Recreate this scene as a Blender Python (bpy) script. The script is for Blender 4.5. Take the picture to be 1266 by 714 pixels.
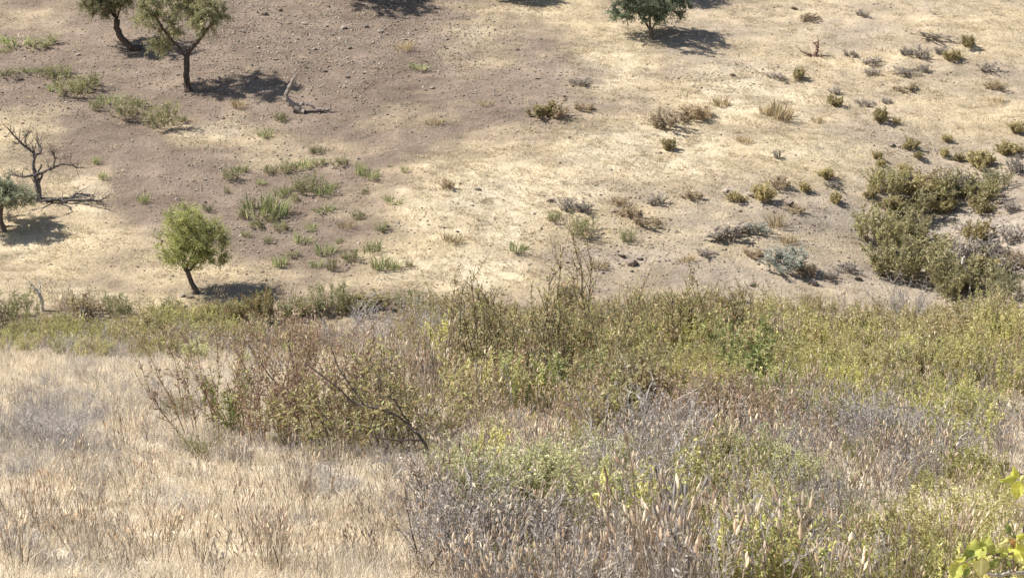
import bpy, math
import numpy as np
from mathutils import Vector, Matrix, Euler

for o in list(bpy.data.objects): bpy.data.objects.remove(o)
S = bpy.context.scene
COL = S.collection
R = math.radians

# ------------------------------------------------------------------ camera
FPX = 2540.0                      # focal length in photograph pixels (1266 x 714)
PITCH = R(11.0)                   # looking down across a small valley
cam_d = bpy.data.cameras.new('camera'); cam = bpy.data.objects.new('camera', cam_d); COL.objects.link(cam)
cam.location = (0, 0, 0); cam.rotation_euler = (R(90) - PITCH, 0, 0)
cam_d.sensor_fit = 'HORIZONTAL'; cam_d.angle = 2 * math.atan(633 / FPX)
cam_d.clip_start = 0.1; cam_d.clip_end = 2000
S.camera = cam
# ------------------------------------------------------------------ light
SUN_EL, SUN_AZ = R(49), R(-88)    # azimuth from +Y (view direction), negative = left
w = bpy.data.worlds.new('World'); S.world = w; w.use_nodes = True
nt = w.node_tree; bg = nt.nodes['Background']
sky = nt.nodes.new('ShaderNodeTexSky'); sky.sky_type = 'NISHITA'; sky.sun_disc = False
sky.sun_elevation = SUN_EL; sky.sun_rotation = SUN_AZ
nt.links.new(sky.outputs[0], bg.inputs[0]); bg.inputs[1].default_value = 0.07
sd = bpy.data.lights.new('sun', 'SUN'); sun = bpy.data.objects.new('sun', sd); COL.objects.link(sun)
sd.energy = 5.0; sd.angle = R(0.53); sd.color = (1.0, 0.95, 0.87)
sdir = Vector((math.sin(SUN_AZ) * math.cos(SUN_EL), math.cos(SUN_AZ) * math.cos(SUN_EL), math.sin(SUN_EL)))
sun.rotation_euler = sdir.to_track_quat('Z', 'Y').to_euler(); sun.location = (-40, 60, 60)
S.view_settings.view_transform = 'Standard'; S.view_settings.look = 'None'
S.view_settings.exposure = 0.92; S.view_settings.gamma = 1.0
S.render.engine = 'CYCLES'

# ------------------------------------------------------------------ maths
rng = np.random.default_rng(11)
FWD = np.array([0, math.cos(PITCH), -math.sin(PITCH)])
UPV = np.array([0, math.sin(PITCH), math.cos(PITCH)])
def _hash(ix, iy, s):
    h = (ix.astype(np.int64) * 374761393 + iy.astype(np.int64) * 668265263 + s * 974711) & 0x7fffffff
    h = ((h ^ (h >> 13)) * 1274126177) & 0x7fffffff
    return ((h ^ (h >> 16)) & 0xffff) / 65535.0
def vnoise(x, y, s=0):
    x = np.asarray(x, float); y = np.asarray(y, float)
    ix = np.floor(x); iy = np.floor(y); fx = x - ix; fy = y - iy
    fx = fx * fx * (3 - 2 * fx); fy = fy * fy * (3 - 2 * fy)
    a = _hash(ix, iy, s); b = _hash(ix + 1, iy, s); c = _hash(ix, iy + 1, s); d = _hash(ix + 1, iy + 1, s)
    return (a * (1 - fx) + b * fx) * (1 - fy) + (c * (1 - fx) + d * fx) * fy
def fbm(x, y, o=4, s=0, g=0.5):
    t = 0; a = 1; n = 0
    for i in range(o):
        t = t + a * vnoise(x * 2 ** i + 17.3 * i, y * 2 ** i - 9.1 * i, s + i); n += a; a *= g
    return t / n - 0.5
# valley profile along the view: camera hill, near slope, gully, far hillside
_py = [-80, -30, 0, 10, 26.5, 60, 70, 86, 92, 97, 133, 200, 400]
_pz = [14, 5, -1.75, -5.2, -9.1, -13.2, -16.2, -19.4, -19.4, -18.1, -7.0, 14, 70]
_ty = np.arange(-80, 400, 0.5); _tz = np.interp(_ty, _py, _pz)
_k = np.exp(-np.linspace(-2, 2, 13) ** 2); _k /= _k.sum()
_tz = np.convolve(np.pad(_tz, 6, mode='edge'), _k, 'valid')
def H(x, y):
    x = np.asarray(x, float); y = np.asarray(y, float)
    z = np.interp(y, _ty, _tz)
    far = np.clip((y - 90) / 12, 0, 1); near = np.clip((y - 14) / 10, 0, 1) * np.clip((72 - y) / 12, 0, 1)
    z = z + far * (2.2 * fbm(x / 22, y / 22, 3, 3) + 0.35 * fbm(x / 3.0, y / 3.0, 3, 9) + 0.12 * fbm(x / 0.9, y / 0.9, 2, 21) + 0.22 * np.abs(fbm(x / 9, y / 1.6, 3, 23)))
    z = z - far * 1.3 * np.exp(-((x - 21 - 0.25 * (y - 100)) / 4.5) ** 2) * np.clip((118 - y) / 14, 0, 1)
    z = z + near * (0.5 * fbm(x / 7, y / 7, 3, 31) + 0.10 * fbm(x / 1.1, y / 1.1, 2, 41))
    z = z + near * (0.15 * np.clip((x - 4) / 12, 0, 1) - .45 * np.clip((-2 - x) / 5, 0, 1) * np.clip((y - 40) / 15, 0, 1))
    return z
_T = np.concatenate([np.arange(2, 24, .25), np.arange(24, 70, 0.06), np.arange(70, 260, 0.12)])
def at(px, py):
    """ground point seen at a photograph pixel, and metres per pixel there"""
    d = np.array([(px - 633) / FPX, 0, 0]) + FWD + UPV * (-(py - 357) / FPX)
    P = _T[:, None] * d[None, :]
    below = P[:, 2] < H(P[:, 0], P[:, 1])
    i = int(np.argmax(below)) if below.any() else len(_T) - 1
    p = P[i].copy(); p[2] = H(p[0], p[1])
    return p, float(p @ FWD) / FPX
def proj(x, y, z):
    dep = y * FWD[1] + z * FWD[2]
    return 633 + FPX * x / dep, 357 - FPX * (y * UPV[1] + z * UPV[2]) / dep
def blobs(px, py, L):
    t = np.zeros_like(px)
    for cx, cy, rx, ry, a in L:
        q = ((px - cx) / rx) ** 2 + ((py - cy) / ry) ** 2
        t = np.maximum(t, a * np.exp(-q ** 1.5))
    return t

# ------------------------------------------------------------------ materials
def mat(name, kind='leaf', trans=0.3, rough=0.75, nscale=6.0, namt=0.25, bump=0.0, rnd=0.25):
    m = bpy.data.materials.new(name); m.use_nodes = True
    n = m.node_tree.nodes; l = m.node_tree.links; n.clear()
    out = n.new('ShaderNodeOutputMaterial'); p = n.new('ShaderNodeBsdfPrincipled')
    a = n.new('ShaderNodeAttribute'); a.attribute_name = 'col'
    tc = n.new('ShaderNodeTexCoord'); nz = n.new('ShaderNodeTexNoise'); nz.inputs['Scale'].default_value = nscale
    nz.inputs['Detail'].default_value = 5
    l.new(tc.outputs['Object'], nz.inputs['Vector'])
    mr = n.new('ShaderNodeMapRange'); mr.inputs[1].default_value = 0.3; mr.inputs[2].default_value = 0.7
    mr.inputs[3].default_value = 1 - namt; mr.inputs[4].default_value = 1 + namt
    l.new(nz.outputs['Fac'], mr.inputs[0])
    oi = n.new('ShaderNodeObjectInfo'); mr2 = n.new('ShaderNodeMapRange')
    mr2.inputs[3].default_value = 1 - rnd; mr2.inputs[4].default_value = 1 + rnd
    l.new(oi.outputs['Random'], mr2.inputs[0])
    mu = n.new('ShaderNodeMath'); mu.operation = 'MULTIPLY'; l.new(mr.outputs[0], mu.inputs[0]); l.new(mr2.outputs[0], mu.inputs[1])
    vm = n.new('ShaderNodeVectorMath'); vm.operation = 'SCALE'; l.new(a.outputs['Color'], vm.inputs[0]); l.new(mu.outputs[0], vm.inputs['Scale'])
    l.new(vm.outputs[0], p.inputs['Base Color']); p.inputs['Roughness'].default_value = rough
    p.inputs['Specular IOR Level'].default_value = 0.25
    if bump:
        b = n.new('ShaderNodeBump'); b.inputs['Strength'].default_value = bump; b.inputs['Distance'].default_value = 0.03
        l.new(nz.outputs['Fac'], b.inputs['Height']); l.new(b.outputs[0], p.inputs['Normal'])
    if trans:
        t = n.new('ShaderNodeBsdfTranslucent'); l.new(vm.outputs[0], t.inputs['Color'])
        mx = n.new('ShaderNodeMixShader'); mx.inputs[0].default_value = trans
        l.new(p.outputs[0], mx.inputs[1]); l.new(t.outputs[0], mx.inputs[2]); l.new(mx.outputs[0], out.inputs[0])
    else: l.new(p.outputs[0], out.inputs[0])
    return m
M_LEAF = mat('foliage', trans=0.42, rough=0.6, nscale=3.0, namt=0.2)
M_STRAW = mat('dry_straw', trans=0.42, rough=0.8, nscale=2.0, namt=0.15, rnd=0.2)
M_BARK = mat('bark', trans=0, rough=0.9, nscale=14.0, namt=0.45, bump=0.6, rnd=0.1)
M_ROCK = mat('rock', trans=0, rough=0.9, nscale=5.0, namt=0.3, bump=0.5, rnd=0.3)
M_BROAD = mat('broad_leaf', trans=0.40, rough=0.5, nscale=90.0, namt=0.28, bump=.35, rnd=0.08)
def blemish(m):
    n = m.node_tree.nodes; l = m.node_tree.links; p = next(q for q in n if q.type == 'BSDF_PRINCIPLED'); src = p.inputs['Base Color'].links[0].from_socket
    g = n.new('ShaderNodeNewGeometry'); nz = n.new('ShaderNodeTexNoise'); nz.inputs['Scale'].default_value = 160; nz.inputs['Detail'].default_value = 3; l.new(g.outputs['Position'], nz.inputs['Vector'])
    mr = n.new('ShaderNodeMapRange'); mr.inputs[1].default_value = .58; mr.inputs[2].default_value = .68; mr.inputs[4].default_value = .4; l.new(nz.outputs['Fac'], mr.inputs[0])
    mx = n.new('ShaderNodeMix'); mx.data_type = 'RGBA'; l.new(mr.outputs[0], mx.inputs[0]); l.new(src, mx.inputs[6]); mx.inputs[7].default_value = (.30, .20, .08, 1)
    for q in n:
        if q.type == 'BSDF_TRANSLUCENT': l.new(mx.outputs[2], q.inputs['Color'])
    l.new(mx.outputs[2], p.inputs['Base Color'])
blemish(M_BROAD)
# soil: colour map of bare earth / straw patches broken up by several scales of grain
def ground_mat():
    m = bpy.data.materials.new('soil'); m.use_nodes = True
    n = m.node_tree.nodes; l = m.node_tree.links
    p = n['Principled BSDF']; p.inputs['Roughness'].default_value = 0.95; p.inputs['Specular IOR Level'].default_value = 0.1
    a = n.new('ShaderNodeAttribute'); a.attribute_name = 'col'
    g = n.new('ShaderNodeNewGeometry')
    f = None
    for sc, amt, det in ((0.8, 0.16, 4), (4.0, 0.20, 6), (22.0, 0.18, 3)):
        nz = n.new('ShaderNodeTexNoise'); nz.inputs['Scale'].default_value = sc; nz.inputs['Detail'].default_value = det
        nz.inputs['Roughness'].default_value = 0.65
        l.new(g.outputs['Position'], nz.inputs['Vector'])
        mr = n.new('ShaderNodeMapRange'); mr.inputs[1].default_value = 0.3; mr.inputs[2].default_value = 0.7
        mr.inputs[3].default_value = 1 - amt; mr.inputs[4].default_value = 1 + amt; l.new(nz.outputs['Fac'], mr.inputs[0])
        if f is None: f = mr.outputs[0]
        else:
            mu = n.new('ShaderNodeMath'); mu.operation = 'MULTIPLY'; l.new(f, mu.inputs[0]); l.new(mr.outputs[0], mu.inputs[1]); f = mu.outputs[0]
        last = nz
    vm = n.new('ShaderNodeVectorMath'); vm.operation = 'SCALE'; l.new(a.outputs['Color'], vm.inputs[0]); l.new(f, vm.inputs['Scale'])
    l.new(vm.outputs[0], p.inputs['Base Color'])
    n2 = n.new('ShaderNodeTexNoise'); n2.inputs['Scale'].default_value = 7; n2.inputs['Detail'].default_value = 8
    l.new(g.outputs['Position'], n2.inputs['Vector'])
    b = n.new('ShaderNodeBump'); b.inputs['Strength'].default_value = 0.75; b.inputs['Distance'].default_value = 0.09
    l.new(n2.outputs['Fac'], b.inputs['Height']); l.new(b.outputs[0], p.inputs['Normal'])
    return m
M_SOIL = ground_mat()

# ------------------------------------------------------------------ mesh building
class MB:
    def __init__(s): s.V = []; s.F = []; s.C = []; s.n = 0
    def add(s, V, F, C):
        V = np.asarray(V, float)
        s.V.append(V); s.F += [tuple(i + s.n for i in f) for f in F]
        C = np.asarray(C, float)
        s.C.append(np.repeat(C[None], len(F), 0) if C.ndim == 1 else C); s.n += len(V)
    def tube(s, P, rad, col, sides=4, jit=0.12):
        P = np.asarray(P, float); n = len(P)
        rad = np.broadcast_to(np.asarray(rad, float), (n,))
        T = np.gradient(P, axis=0); T /= np.linalg.norm(T, axis=1)[:, None] + 1e-9
        ref = np.array([0.31, 0.92, 0.24]); A = np.cross(T, ref); A /= np.linalg.norm(A, axis=1)[:, None] + 1e-9
        B = np.cross(T, A); an = np.arange(sides) * 2 * math.pi / sides
        V = P[:, None] + rad[:, None, None] * (np.cos(an)[None, :, None] * A[:, None] + np.sin(an)[None, :, None] * B[:, None])
        F = [(i * sides + j, i * sides + (j + 1) % sides, (i + 1) * sides + (j + 1) % sides, (i + 1) * sides + j) for i in range(n - 1) for j in range(sides)]
        F.append(tuple((n - 1) * sides + j for j in range(sides)))
        c = np.asarray(col)[None] * (1 + jit * rng.standard_normal((len(F), 1))).clip(0.5, 1.5)
        s.add(V.reshape(-1, 3), F, c)
    def leaves(s, P, D, L, W, C):
        """diamond leaf faces: base P, direction D, length L, width W"""
        P = np.asarray(P, float); N = len(P)
        if N == 0: return
        D = D / (np.linalg.norm(D, axis=1)[:, None] + 1e-9)
        X = np.cross(D, rng.standard_normal((N, 3))); X /= np.linalg.norm(X, axis=1)[:, None] + 1e-9
        L = np.broadcast_to(L, (N,))[:, None]; W = np.broadcast_to(W, (N,))[:, None]
        m = P + D * L * 0.45
        V = np.stack([P, m + X * W / 2, P + D * L - np.array([0, 0, 1]) * L * 0.1, m - X * W / 2], 1).reshape(-1, 3)
        F = [(4 * i, 4 * i + 1, 4 * i + 2, 4 * i + 3) for i in range(N)]
        s.add(V, F, C)
    def mesh(s, name, m):
        me = bpy.data.meshes.new(name)
        me.from_pydata(np.concatenate(s.V).tolist(), [], s.F); me.materials.append(m)
        C = np.concatenate(s.C).clip(0.004, 0.95); C4 = np.ones((len(C), 4), np.float32); C4[:, :3] = C
        at_ = me.attributes.new('col', 'FLOAT_COLOR', 'FACE'); at_.data.foreach_set('color', C4.ravel())
        me.update(); return me
def pal(P, n, j=0.15):
    """n colours drawn from a palette of (weight, rgb)"""
    wt = np.array([p[0] for p in P], float); wt /= wt.sum()
    c = np.array([p[1] for p in P])[rng.choice(len(P), n, p=wt)]
    return c * (1 + j * rng.standard_normal((n, 1))).clip(0.5, 1.6)
def link(name, me, parent=None, loc=(0, 0, 0)):
    o = bpy.data.objects.new(name, me); COL.objects.link(o); o.location = loc
    if parent: o.parent = parent
    return o
def tag(o, label, cat, group=None, kind=None):
    o['label'] = label; o['category'] = cat
    if group: o['group'] = group
    if kind: o['kind'] = kind
    return o
def thing(name, label, cat, loc, parts, rz=0.0, sc=(1, 1, 1), group=None, tilt=(0, 0)):
    e = bpy.data.objects.new(name, None); COL.objects.link(e); e.empty_display_size = 0.2
    e.location = loc; e.rotation_euler = (tilt[0], tilt[1], rz); e.scale = sc
    tag(e, label, cat, group)
    for pn, me in parts:
        c = link(pn, me, e)
        if pn in ('seed_heads', 'foliage', 'blades', 'stalks'): c['kind'] = 'stuff'      # too small to pick apart singly
    return e

# palettes (linear base colours)
STRAW = [(5, (.70, .61, .46)), (3, (.60, .51, .38)), (2, (.82, .75, .62)), (2, (.42, .36, .28))]
STRAW_FAR = [(5, (.56, .48, .34)), (3, (.46, .385, .27)), (2, (.64, .57, .43))]
GREY = [(4, (.39, .36, .33)), (3, (.29, .265, .25)), (2, (.50, .45, .40))]
SEED = [(4, (.66, .56, .44)), (3, (.56, .45, .34)), (2, (.74, .66, .53)), (1, (.40, .30, .22))]
YG = [(4, (.48, .44, .20)), (3, (.36, .35, .13)), (2, (.60, .55, .30)), (1, (.44, .33, .18))]
OLIVE = [(4, (.42, .375, .19)), (3, (.32, .305, .13)), (3, (.54, .47, .29)), (2, (.46, .33, .19))]
GREEN = [(4, (.28, .33, .12)), (3, (.21, .27, .09)), (2, (.40, .42, .17))]
RED = [(4, (.36, .27, .20)), (3, (.27, .18, .13)), (3, (.46, .37, .27)), (2, (.35, .32, .14))]
PLUME = [(4, (.53, .52, .28)), (3, (.41, .44, .21)), (2, (.64, .59, .38))]
DARKSTEM = (.10, .075, .055); BROWNSTEM = (.34, .28, .22); GREYSTEM = (.37, .335, .31); REDSTEM = (.27, .17, .12)

# ------------------------------------------------------------------ ground sheet
EARTH = np.array((.195, .152, .118)); EARTH2 = np.array((.145, .110, .085)); FST = np.array((.385, .312, .202)); FST2 = np.array((.47, .405, .30))
TAN = np.array((.30, .25, .19)); GREYG = np.array((.23, .203, .177))
straw_blobs = [(620, 250, 170, 75, 1.0), (560, 330, 140, 35, .9), (800, 190, 190, 55, .95), (930, 120, 130, 60, .95), (760, 75, 75, 50, .9),
               (580, 60, 60, 40, .7), (630, 10, 90, 14, .7), (480, 140, 90, 30, .6), (60, 300, 130, 55, .72), (30, 180, 70, 50, .68), (110, 240, 60, 50, .7),
               (270, 160, 110, 24, .75), (240, 335, 120, 18, .7), (330, 195, 60, 22, .4), (1000, 190, 120, 40, .8), (1120, 95, 170, 60, .55), (1200, 20, 140, 30, .5),
               (950, 20, 130, 30, .55), (430, 260, 70, 25, .5), (40, 25, 70, 14, .3), (120, 365, 170, 12, .8), (470, 350, 120, 14, .6), (1190, 150, 110, 30, .55)]
earth_blobs = [(300, 80, 260, 90, 1.2), (450, 60, 140, 70, 1.1), (170, 240, 60, 60, .9), (330, 265, 170, 80, .9), (140, 160, 100, 40, .8), (640, 110, 70, 35, .7), (720, 90, 50, 20, .7),
               (60, 110, 120, 40, .75), (480, 205, 50, 10, .8), (890, 85, 60, 18, .7)]
def ground_colour(x, y, z):
    px, py = proj(x, y, np.asarray(z))
    px = px + 40 * fbm(x / 2.5, y / 2.5, 3, 51); py = py + 26 * fbm(x / 2.5, y / 2.5, 3, 57)
    s = blobs(px, py, straw_blobs); e = blobs(px, py, earth_blobs)
    k = 0.17 + 1.2 * fbm(x / 5, y / 5, 4, 61)
    wgt = np.clip(k + s * .95 - e * .75 + 0.8 * fbm(x / 5.0, y / 1.3, 4, 67) + .35 * fbm(x / .8, y / .8, 2, 68), 0, 1)
    streak = (1 + .42 * fbm(x / 5, y / .8, 3, 73) + .35 * fbm(x / .7, y / .6, 2, 74))[:, None]
    w2 = np.clip((s - .6) * 2 + fbm(x / 2, y / 2, 3, 71), 0, 1) * .8
    t = np.clip(vnoise(x / 3, y / 3, 77), 0, 1)[:, None]
    c = EARTH * (1 - t) + EARTH2 * t
    right = np.clip((px - 620) / 250, 0, 1)[:, None]
    c = c * (1 - right) + (TAN * (1 - .6 * t) + EARTH * .6 * t) * right
    gl = blobs(px, py, [(1150, 290, 150, 60, 1), (1230, 320, 60, 40, 1), (760, 300, 90, 40, .6), (930, 300, 160, 50, .5)])[:, None]
    c = c * (1 - .55 * gl) + GREYG * .55 * gl
    c = c * (1 - wgt[:, None]) + FST * wgt[:, None]
    c = c * (1 - w2[:, None]) + FST2 * w2[:, None]
    c = c * streak
    # near slope: pale litter under the dry grass
    nearw = np.clip((76 - y) / 8, 0, 1)[:, None]
    lit = np.array((.70, .61, .47)) * (1 - .3 * vnoise(x / 1.2, y / 1.2, 81)[:, None])
    th = np.clip(3.2 * fbm(x / 1.1, y / 1.1, 4, 83), 0, 1)[:, None]; lit = lit * (1 - .7 * th) + np.array((.36, .31, .26)) * .7 * th
    return c * (1 - nearw) + lit * nearw
xs = np.unique(np.concatenate([np.arange(-400, -48, 16), np.arange(-48, 48.01, 0.30), np.arange(48, 401, 16)]).round(4))
ys = np.unique(np.concatenate([np.arange(-80, 16, 4), np.arange(16, 150.01, 0.30), np.arange(150, 401, 10)]).round(4))
gx, gy = np.meshgrid(xs, ys); gx = gx.ravel(); gy = gy.ravel(); gz = H(gx, gy)
nx, ny = len(xs), len(ys)
me = bpy.data.meshes.new('ground')
iq = (np.arange(ny - 1)[:, None] * nx + np.arange(nx - 1)[None]).ravel()
Fq = np.stack([iq, iq + 1, iq + nx + 1, iq + nx], 1)
me.vertices.add(len(gx)); me.vertices.foreach_set('co', np.stack([gx, gy, gz], 1).ravel())
me.loops.add(Fq.size); me.loops.foreach_set('vertex_index', Fq.ravel().astype(np.int32))
me.polygons.add(len(Fq)); me.polygons.foreach_set('loop_start', np.arange(0, Fq.size, 4, dtype=np.int32))
me.polygons.foreach_set('use_smooth', np.ones(len(Fq), bool))
ok = (gy > 15)
C = np.tile(np.array((.5, .4, .27)), (len(gx), 1)); C[ok] = ground_colour(gx[ok], gy[ok], gz[ok])
C4 = np.ones((len(C), 4), np.float32); C4[:, :3] = C.clip(.02, .9)
ca = me.attributes.new('col', 'FLOAT_COLOR', 'POINT'); ca.data.foreach_set('color', C4.ravel())
me.materials.append(M_SOIL); me.update(calc_edges=True); me.validate()
ground = link('ground', me); ground['kind'] = 'structure'

# ------------------------------------------------------------------ plant generators
def unit(v): return v / (np.linalg.norm(v) + 1e-9)
def stem(p, d, L, n, wob, up=0.0):
    pts = [np.array(p, float)]; d = unit(np.array(d, float))
    for i in range(n):
        d = unit(d + wob * rng.standard_normal(3) + np.array([0, 0, up]))
        pts.append(pts[-1] + d * L / n)
    return np.array(pts)
def along(P, n, lo=0.0):
    t = rng.uniform(lo, 1, n) * (len(P) - 1); i = np.minimum(t.astype(int), len(P) - 2); f = (t - i)[:, None]
    return P[i] * (1 - f) + P[i + 1] * f, P[i + 1] - P[i]
def shrub(n, h, spread, lean, r0, stem_col, palette, sub=4, sublen=.35, dens=40, leafL=.07, leafW=.018, lo=.25, wob=.12, up=.06, droop=0., out=.9, sublean=.7, twig=0):
    """many-stemmed bush about h tall: returns (stems mesh builder, foliage mesh builder)"""
    A = MB(); B = MB()
    for k in range(n):
        a = rng.uniform(0, 2 * math.pi); r = spread * math.sqrt(rng.uniform()) * .5
        ln = lean * rng.uniform(.1, 1.0); L = h * rng.uniform(.6, 1.05)
        P = stem((math.cos(a) * r, math.sin(a) * r, -.04), (math.cos(a) * ln, math.sin(a) * ln, 1), L, 6, wob, up)
        A.tube(P, np.linspace(r0, r0 * .35, len(P)), stem_col, 4)
        chains = [(P, L, lo)]
        for q in range(sub):
            b, t = along(P, 1, .2); b = b[0]; aa = rng.uniform(0, 2 * math.pi)
            d = unit(t[0]) + sublean * np.array([math.cos(aa), math.sin(aa), rng.uniform(-.1, .5)])
            l = L * sublen * rng.uniform(.5, 1.2); Q = stem(b, d, l, 4, wob * 1.2, up)
            A.tube(Q, np.linspace(r0 * .55, r0 * .22, len(Q)), stem_col, 3); chains.append((Q, l, .1))
            for u in range(twig):
                b2, t2 = along(Q, 1, .2); d2 = unit(t2[0]) + .8 * rng.standard_normal(3)
                U = stem(b2[0], d2, l * .45, 3, wob * 1.3, up); A.tube(U, np.linspace(r0 * .35, r0 * .18, 4), stem_col, 3); chains.append((U, l * .45, 0))
        for P_, l, lo_ in chains:
            m = rng.poisson(dens * l)
            if m and palette:
                b, t = along(P_, m, lo_); t = t / (np.linalg.norm(t, axis=1)[:, None] + 1e-9)
                D = t + out * rng.standard_normal((m, 3)) - np.array([0, 0, droop])
                s_ = rng.uniform(.6, 1.2, m)
                B.leaves(b, D, leafL * s_, leafW * s_, pal(palette, m))
    return A, B
def tuft(n, h, spread, lean, wd, palette, bend=.35):
    """grass clump of bent blades"""
    B = MB(); a = rng.uniform(0, 2 * math.pi, n); r = spread * np.sqrt(rng.uniform(0, 1, n))
    base = np.stack([np.cos(a) * r, np.sin(a) * r, np.full(n, -.03)], 1)
    a2 = a + rng.normal(0, .8, n); ln = lean * rng.uniform(0, 1, n)
    D = np.stack([np.cos(a2) * ln, np.sin(a2) * ln, np.ones(n)], 1); L = h * rng.uniform(.5, 1.1, n)
    D /= np.linalg.norm(D, axis=1)[:, None]
    O = np.stack([np.cos(a2), np.sin(a2), -.5 * np.ones(n)], 1)
    mid = base + D * L[:, None] * .55; tip = base + D * L[:, None] + O * (L * bend * rng.uniform(0, 1, n))[:, None]
    sd_ = rng.uniform(0, math.pi, n); X = np.stack([np.cos(sd_), np.sin(sd_), np.zeros(n)], 1) * wd / 2
    V = np.stack([base - X, base + X, mid + X * .8, mid - X * .8, tip], 1).reshape(-1, 3)
    F = []
    for i in range(n): F += [(5 * i, 5 * i + 1, 5 * i + 2, 5 * i + 3), (5 * i + 3, 5 * i + 2, 5 * i + 4)]
    B.add(V, F, np.repeat(pal(palette, n), 2, 0)); return B
def seedplant(n, h, spread, lean, stem_col, seed_pal, sl=.11, sw=.027, branch=1, r0=.006):
    """dry stalks topped by spindle seed heads"""
    A = MB(); B = MB()
    def head(P):
        d = unit(P[-1] - P[-2]); l = sl * rng.uniform(.6, 1.2); q = P[-1] + np.outer(np.linspace(0, l, 4), d)
        B.tube(q, np.array([.35, 1, .85, .15]) * sw / 2 * rng.uniform(.8, 1.2), pal(seed_pal, 1)[0], 4, .08)
    for k in range(n):
        a = rng.uniform(0, 2 * math.pi); r = spread * math.sqrt(rng.uniform()) * .5; ln = lean * rng.uniform(0, 1)
        P = stem((math.cos(a) * r, math.sin(a) * r, -.04), (math.cos(a) * ln, math.sin(a) * ln, 1), h * rng.uniform(.6, 1.05), 5, .07, .05)
        A.tube(P, np.linspace(r0, r0 * .5, 6), np.array(stem_col) * rng.uniform(.75, 1.3), 3); head(P)
        for q in range(rng.poisson(branch)):
            b, t = along(P, 1, .35); aa = rng.uniform(0, 2 * math.pi)
            Q = stem(b[0], unit(t[0]) + .6 * np.array([math.cos(aa), math.sin(aa), .3]), h * .3 * rng.uniform(.5, 1.2), 3, .08, .1)
            A.tube(Q, np.linspace(r0 * .7, r0 * .4, 4), np.array(stem_col) * rng.uniform(.75, 1.3), 3); head(Q)
    return A, B
def merged(name, *mbs_mats):
    """one mesh with several material slots, for the uncountable ground cover"""
    V = []; F = []; C = []; MI = []; n = 0; mats = []
    for mb, m in mbs_mats:
        if mb.n == 0: continue
        if m not in mats: mats.append(m)
        V.append(np.concatenate(mb.V)); F += [tuple(i + n for i in f) for f in mb.F]; C.append(np.concatenate(mb.C))
        MI += [mats.index(m)] * len(mb.F); n += mb.n
    me = bpy.data.meshes.new(name); me.from_pydata(np.concatenate(V).tolist(), [], F)
    for m in mats: me.materials.append(m)
    me.polygons.foreach_set('material_index', MI)
    C = np.concatenate(C).clip(.004, .95); C4 = np.ones((len(C), 4), np.float32); C4[:, :3] = C
    a = me.attributes.new('col', 'FLOAT_COLOR', 'FACE'); a.data.foreach_set('color', C4.ravel()); me.update(); return me
def scatter(name, label, cat, P, kinds, sc, protos, group=None, tilt=.08):
    """uncountable cover: instances of prototype meshes on real points of the ground"""
    N = len(P); me = bpy.data.meshes.new(name); me.vertices.add(N); me.vertices.foreach_set('co', P.ravel())
    rot = np.stack([rng.normal(0, tilt, N), rng.normal(0, tilt, N), rng.uniform(0, 6.283, N)], 1).astype(np.float32)
    me.attributes.new('rot', 'FLOAT_VECTOR', 'POINT').data.foreach_set('vector', rot.ravel())
    me.attributes.new('scl', 'FLOAT', 'POINT').data.foreach_set('value', np.asarray(sc, np.float32))
    o = link(name, me); tag(o, label, cat, group, 'stuff')
    ng = bpy.data.node_groups.new(name, 'GeometryNodeTree')
    ng.interface.new_socket('Geometry', in_out='INPUT', socket_type='NodeSocketGeometry')
    ng.interface.new_socket('Geometry', in_out='OUTPUT', socket_type='NodeSocketGeometry')
    gi = ng.nodes.new('NodeGroupInput'); go = ng.nodes.new('NodeGroupOutput'); jn = ng.nodes.new('GeometryNodeJoinGeometry')
    def na(nm, tp):
        q = ng.nodes.new('GeometryNodeInputNamedAttribute'); q.data_type = tp; q.inputs['Name'].default_value = nm; return q.outputs[0]
    ro = na('rot', 'FLOAT_VECTOR'); so = na('scl', 'FLOAT')
    for k, pm in enumerate(protos):
        me.attributes.new('k%d' % k, 'BOOLEAN', 'POINT').data.foreach_set('value', (kinds == k))
        po = bpy.data.objects.new(name + '_piece', pm)          # prototype, not linked into the scene
        ob = ng.nodes.new('GeometryNodeObjectInfo'); ob.inputs['Object'].default_value = po
        ip = ng.nodes.new('GeometryNodeInstanceOnPoints')
        L = ng.links.new
        L(gi.outputs[0], ip.inputs['Points']); L(na('k%d' % k, 'BOOLEAN'), ip.inputs['Selection']); L(ob.outputs['Geometry'], ip.inputs['Instance'])
        L(ro, ip.inputs['Rotation']); L(so, ip.inputs['Scale']); L(ip.outputs[0], jn.inputs[0])
    ng.links.new(jn.outputs[0], go.inputs[0])
    md = o.modifiers.new('cover', 'NODES'); md.node_group = ng
    return o
def sample_ground(n, y0, y1, margin=60, pylim=(-60, 760)):
    y = np.sqrt(rng.uniform(y0 ** 2, y1 ** 2, n)); x = rng.uniform(-.30, .30, n) * y; z = H(x, y)
    px, py = proj(x, y, z); k = (px > -margin) & (px < 1266 + margin) & (py > pylim[0]) & (py < pylim[1])
    return np.stack([x, y, z], 1)[k], px[k], py[k]

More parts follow.
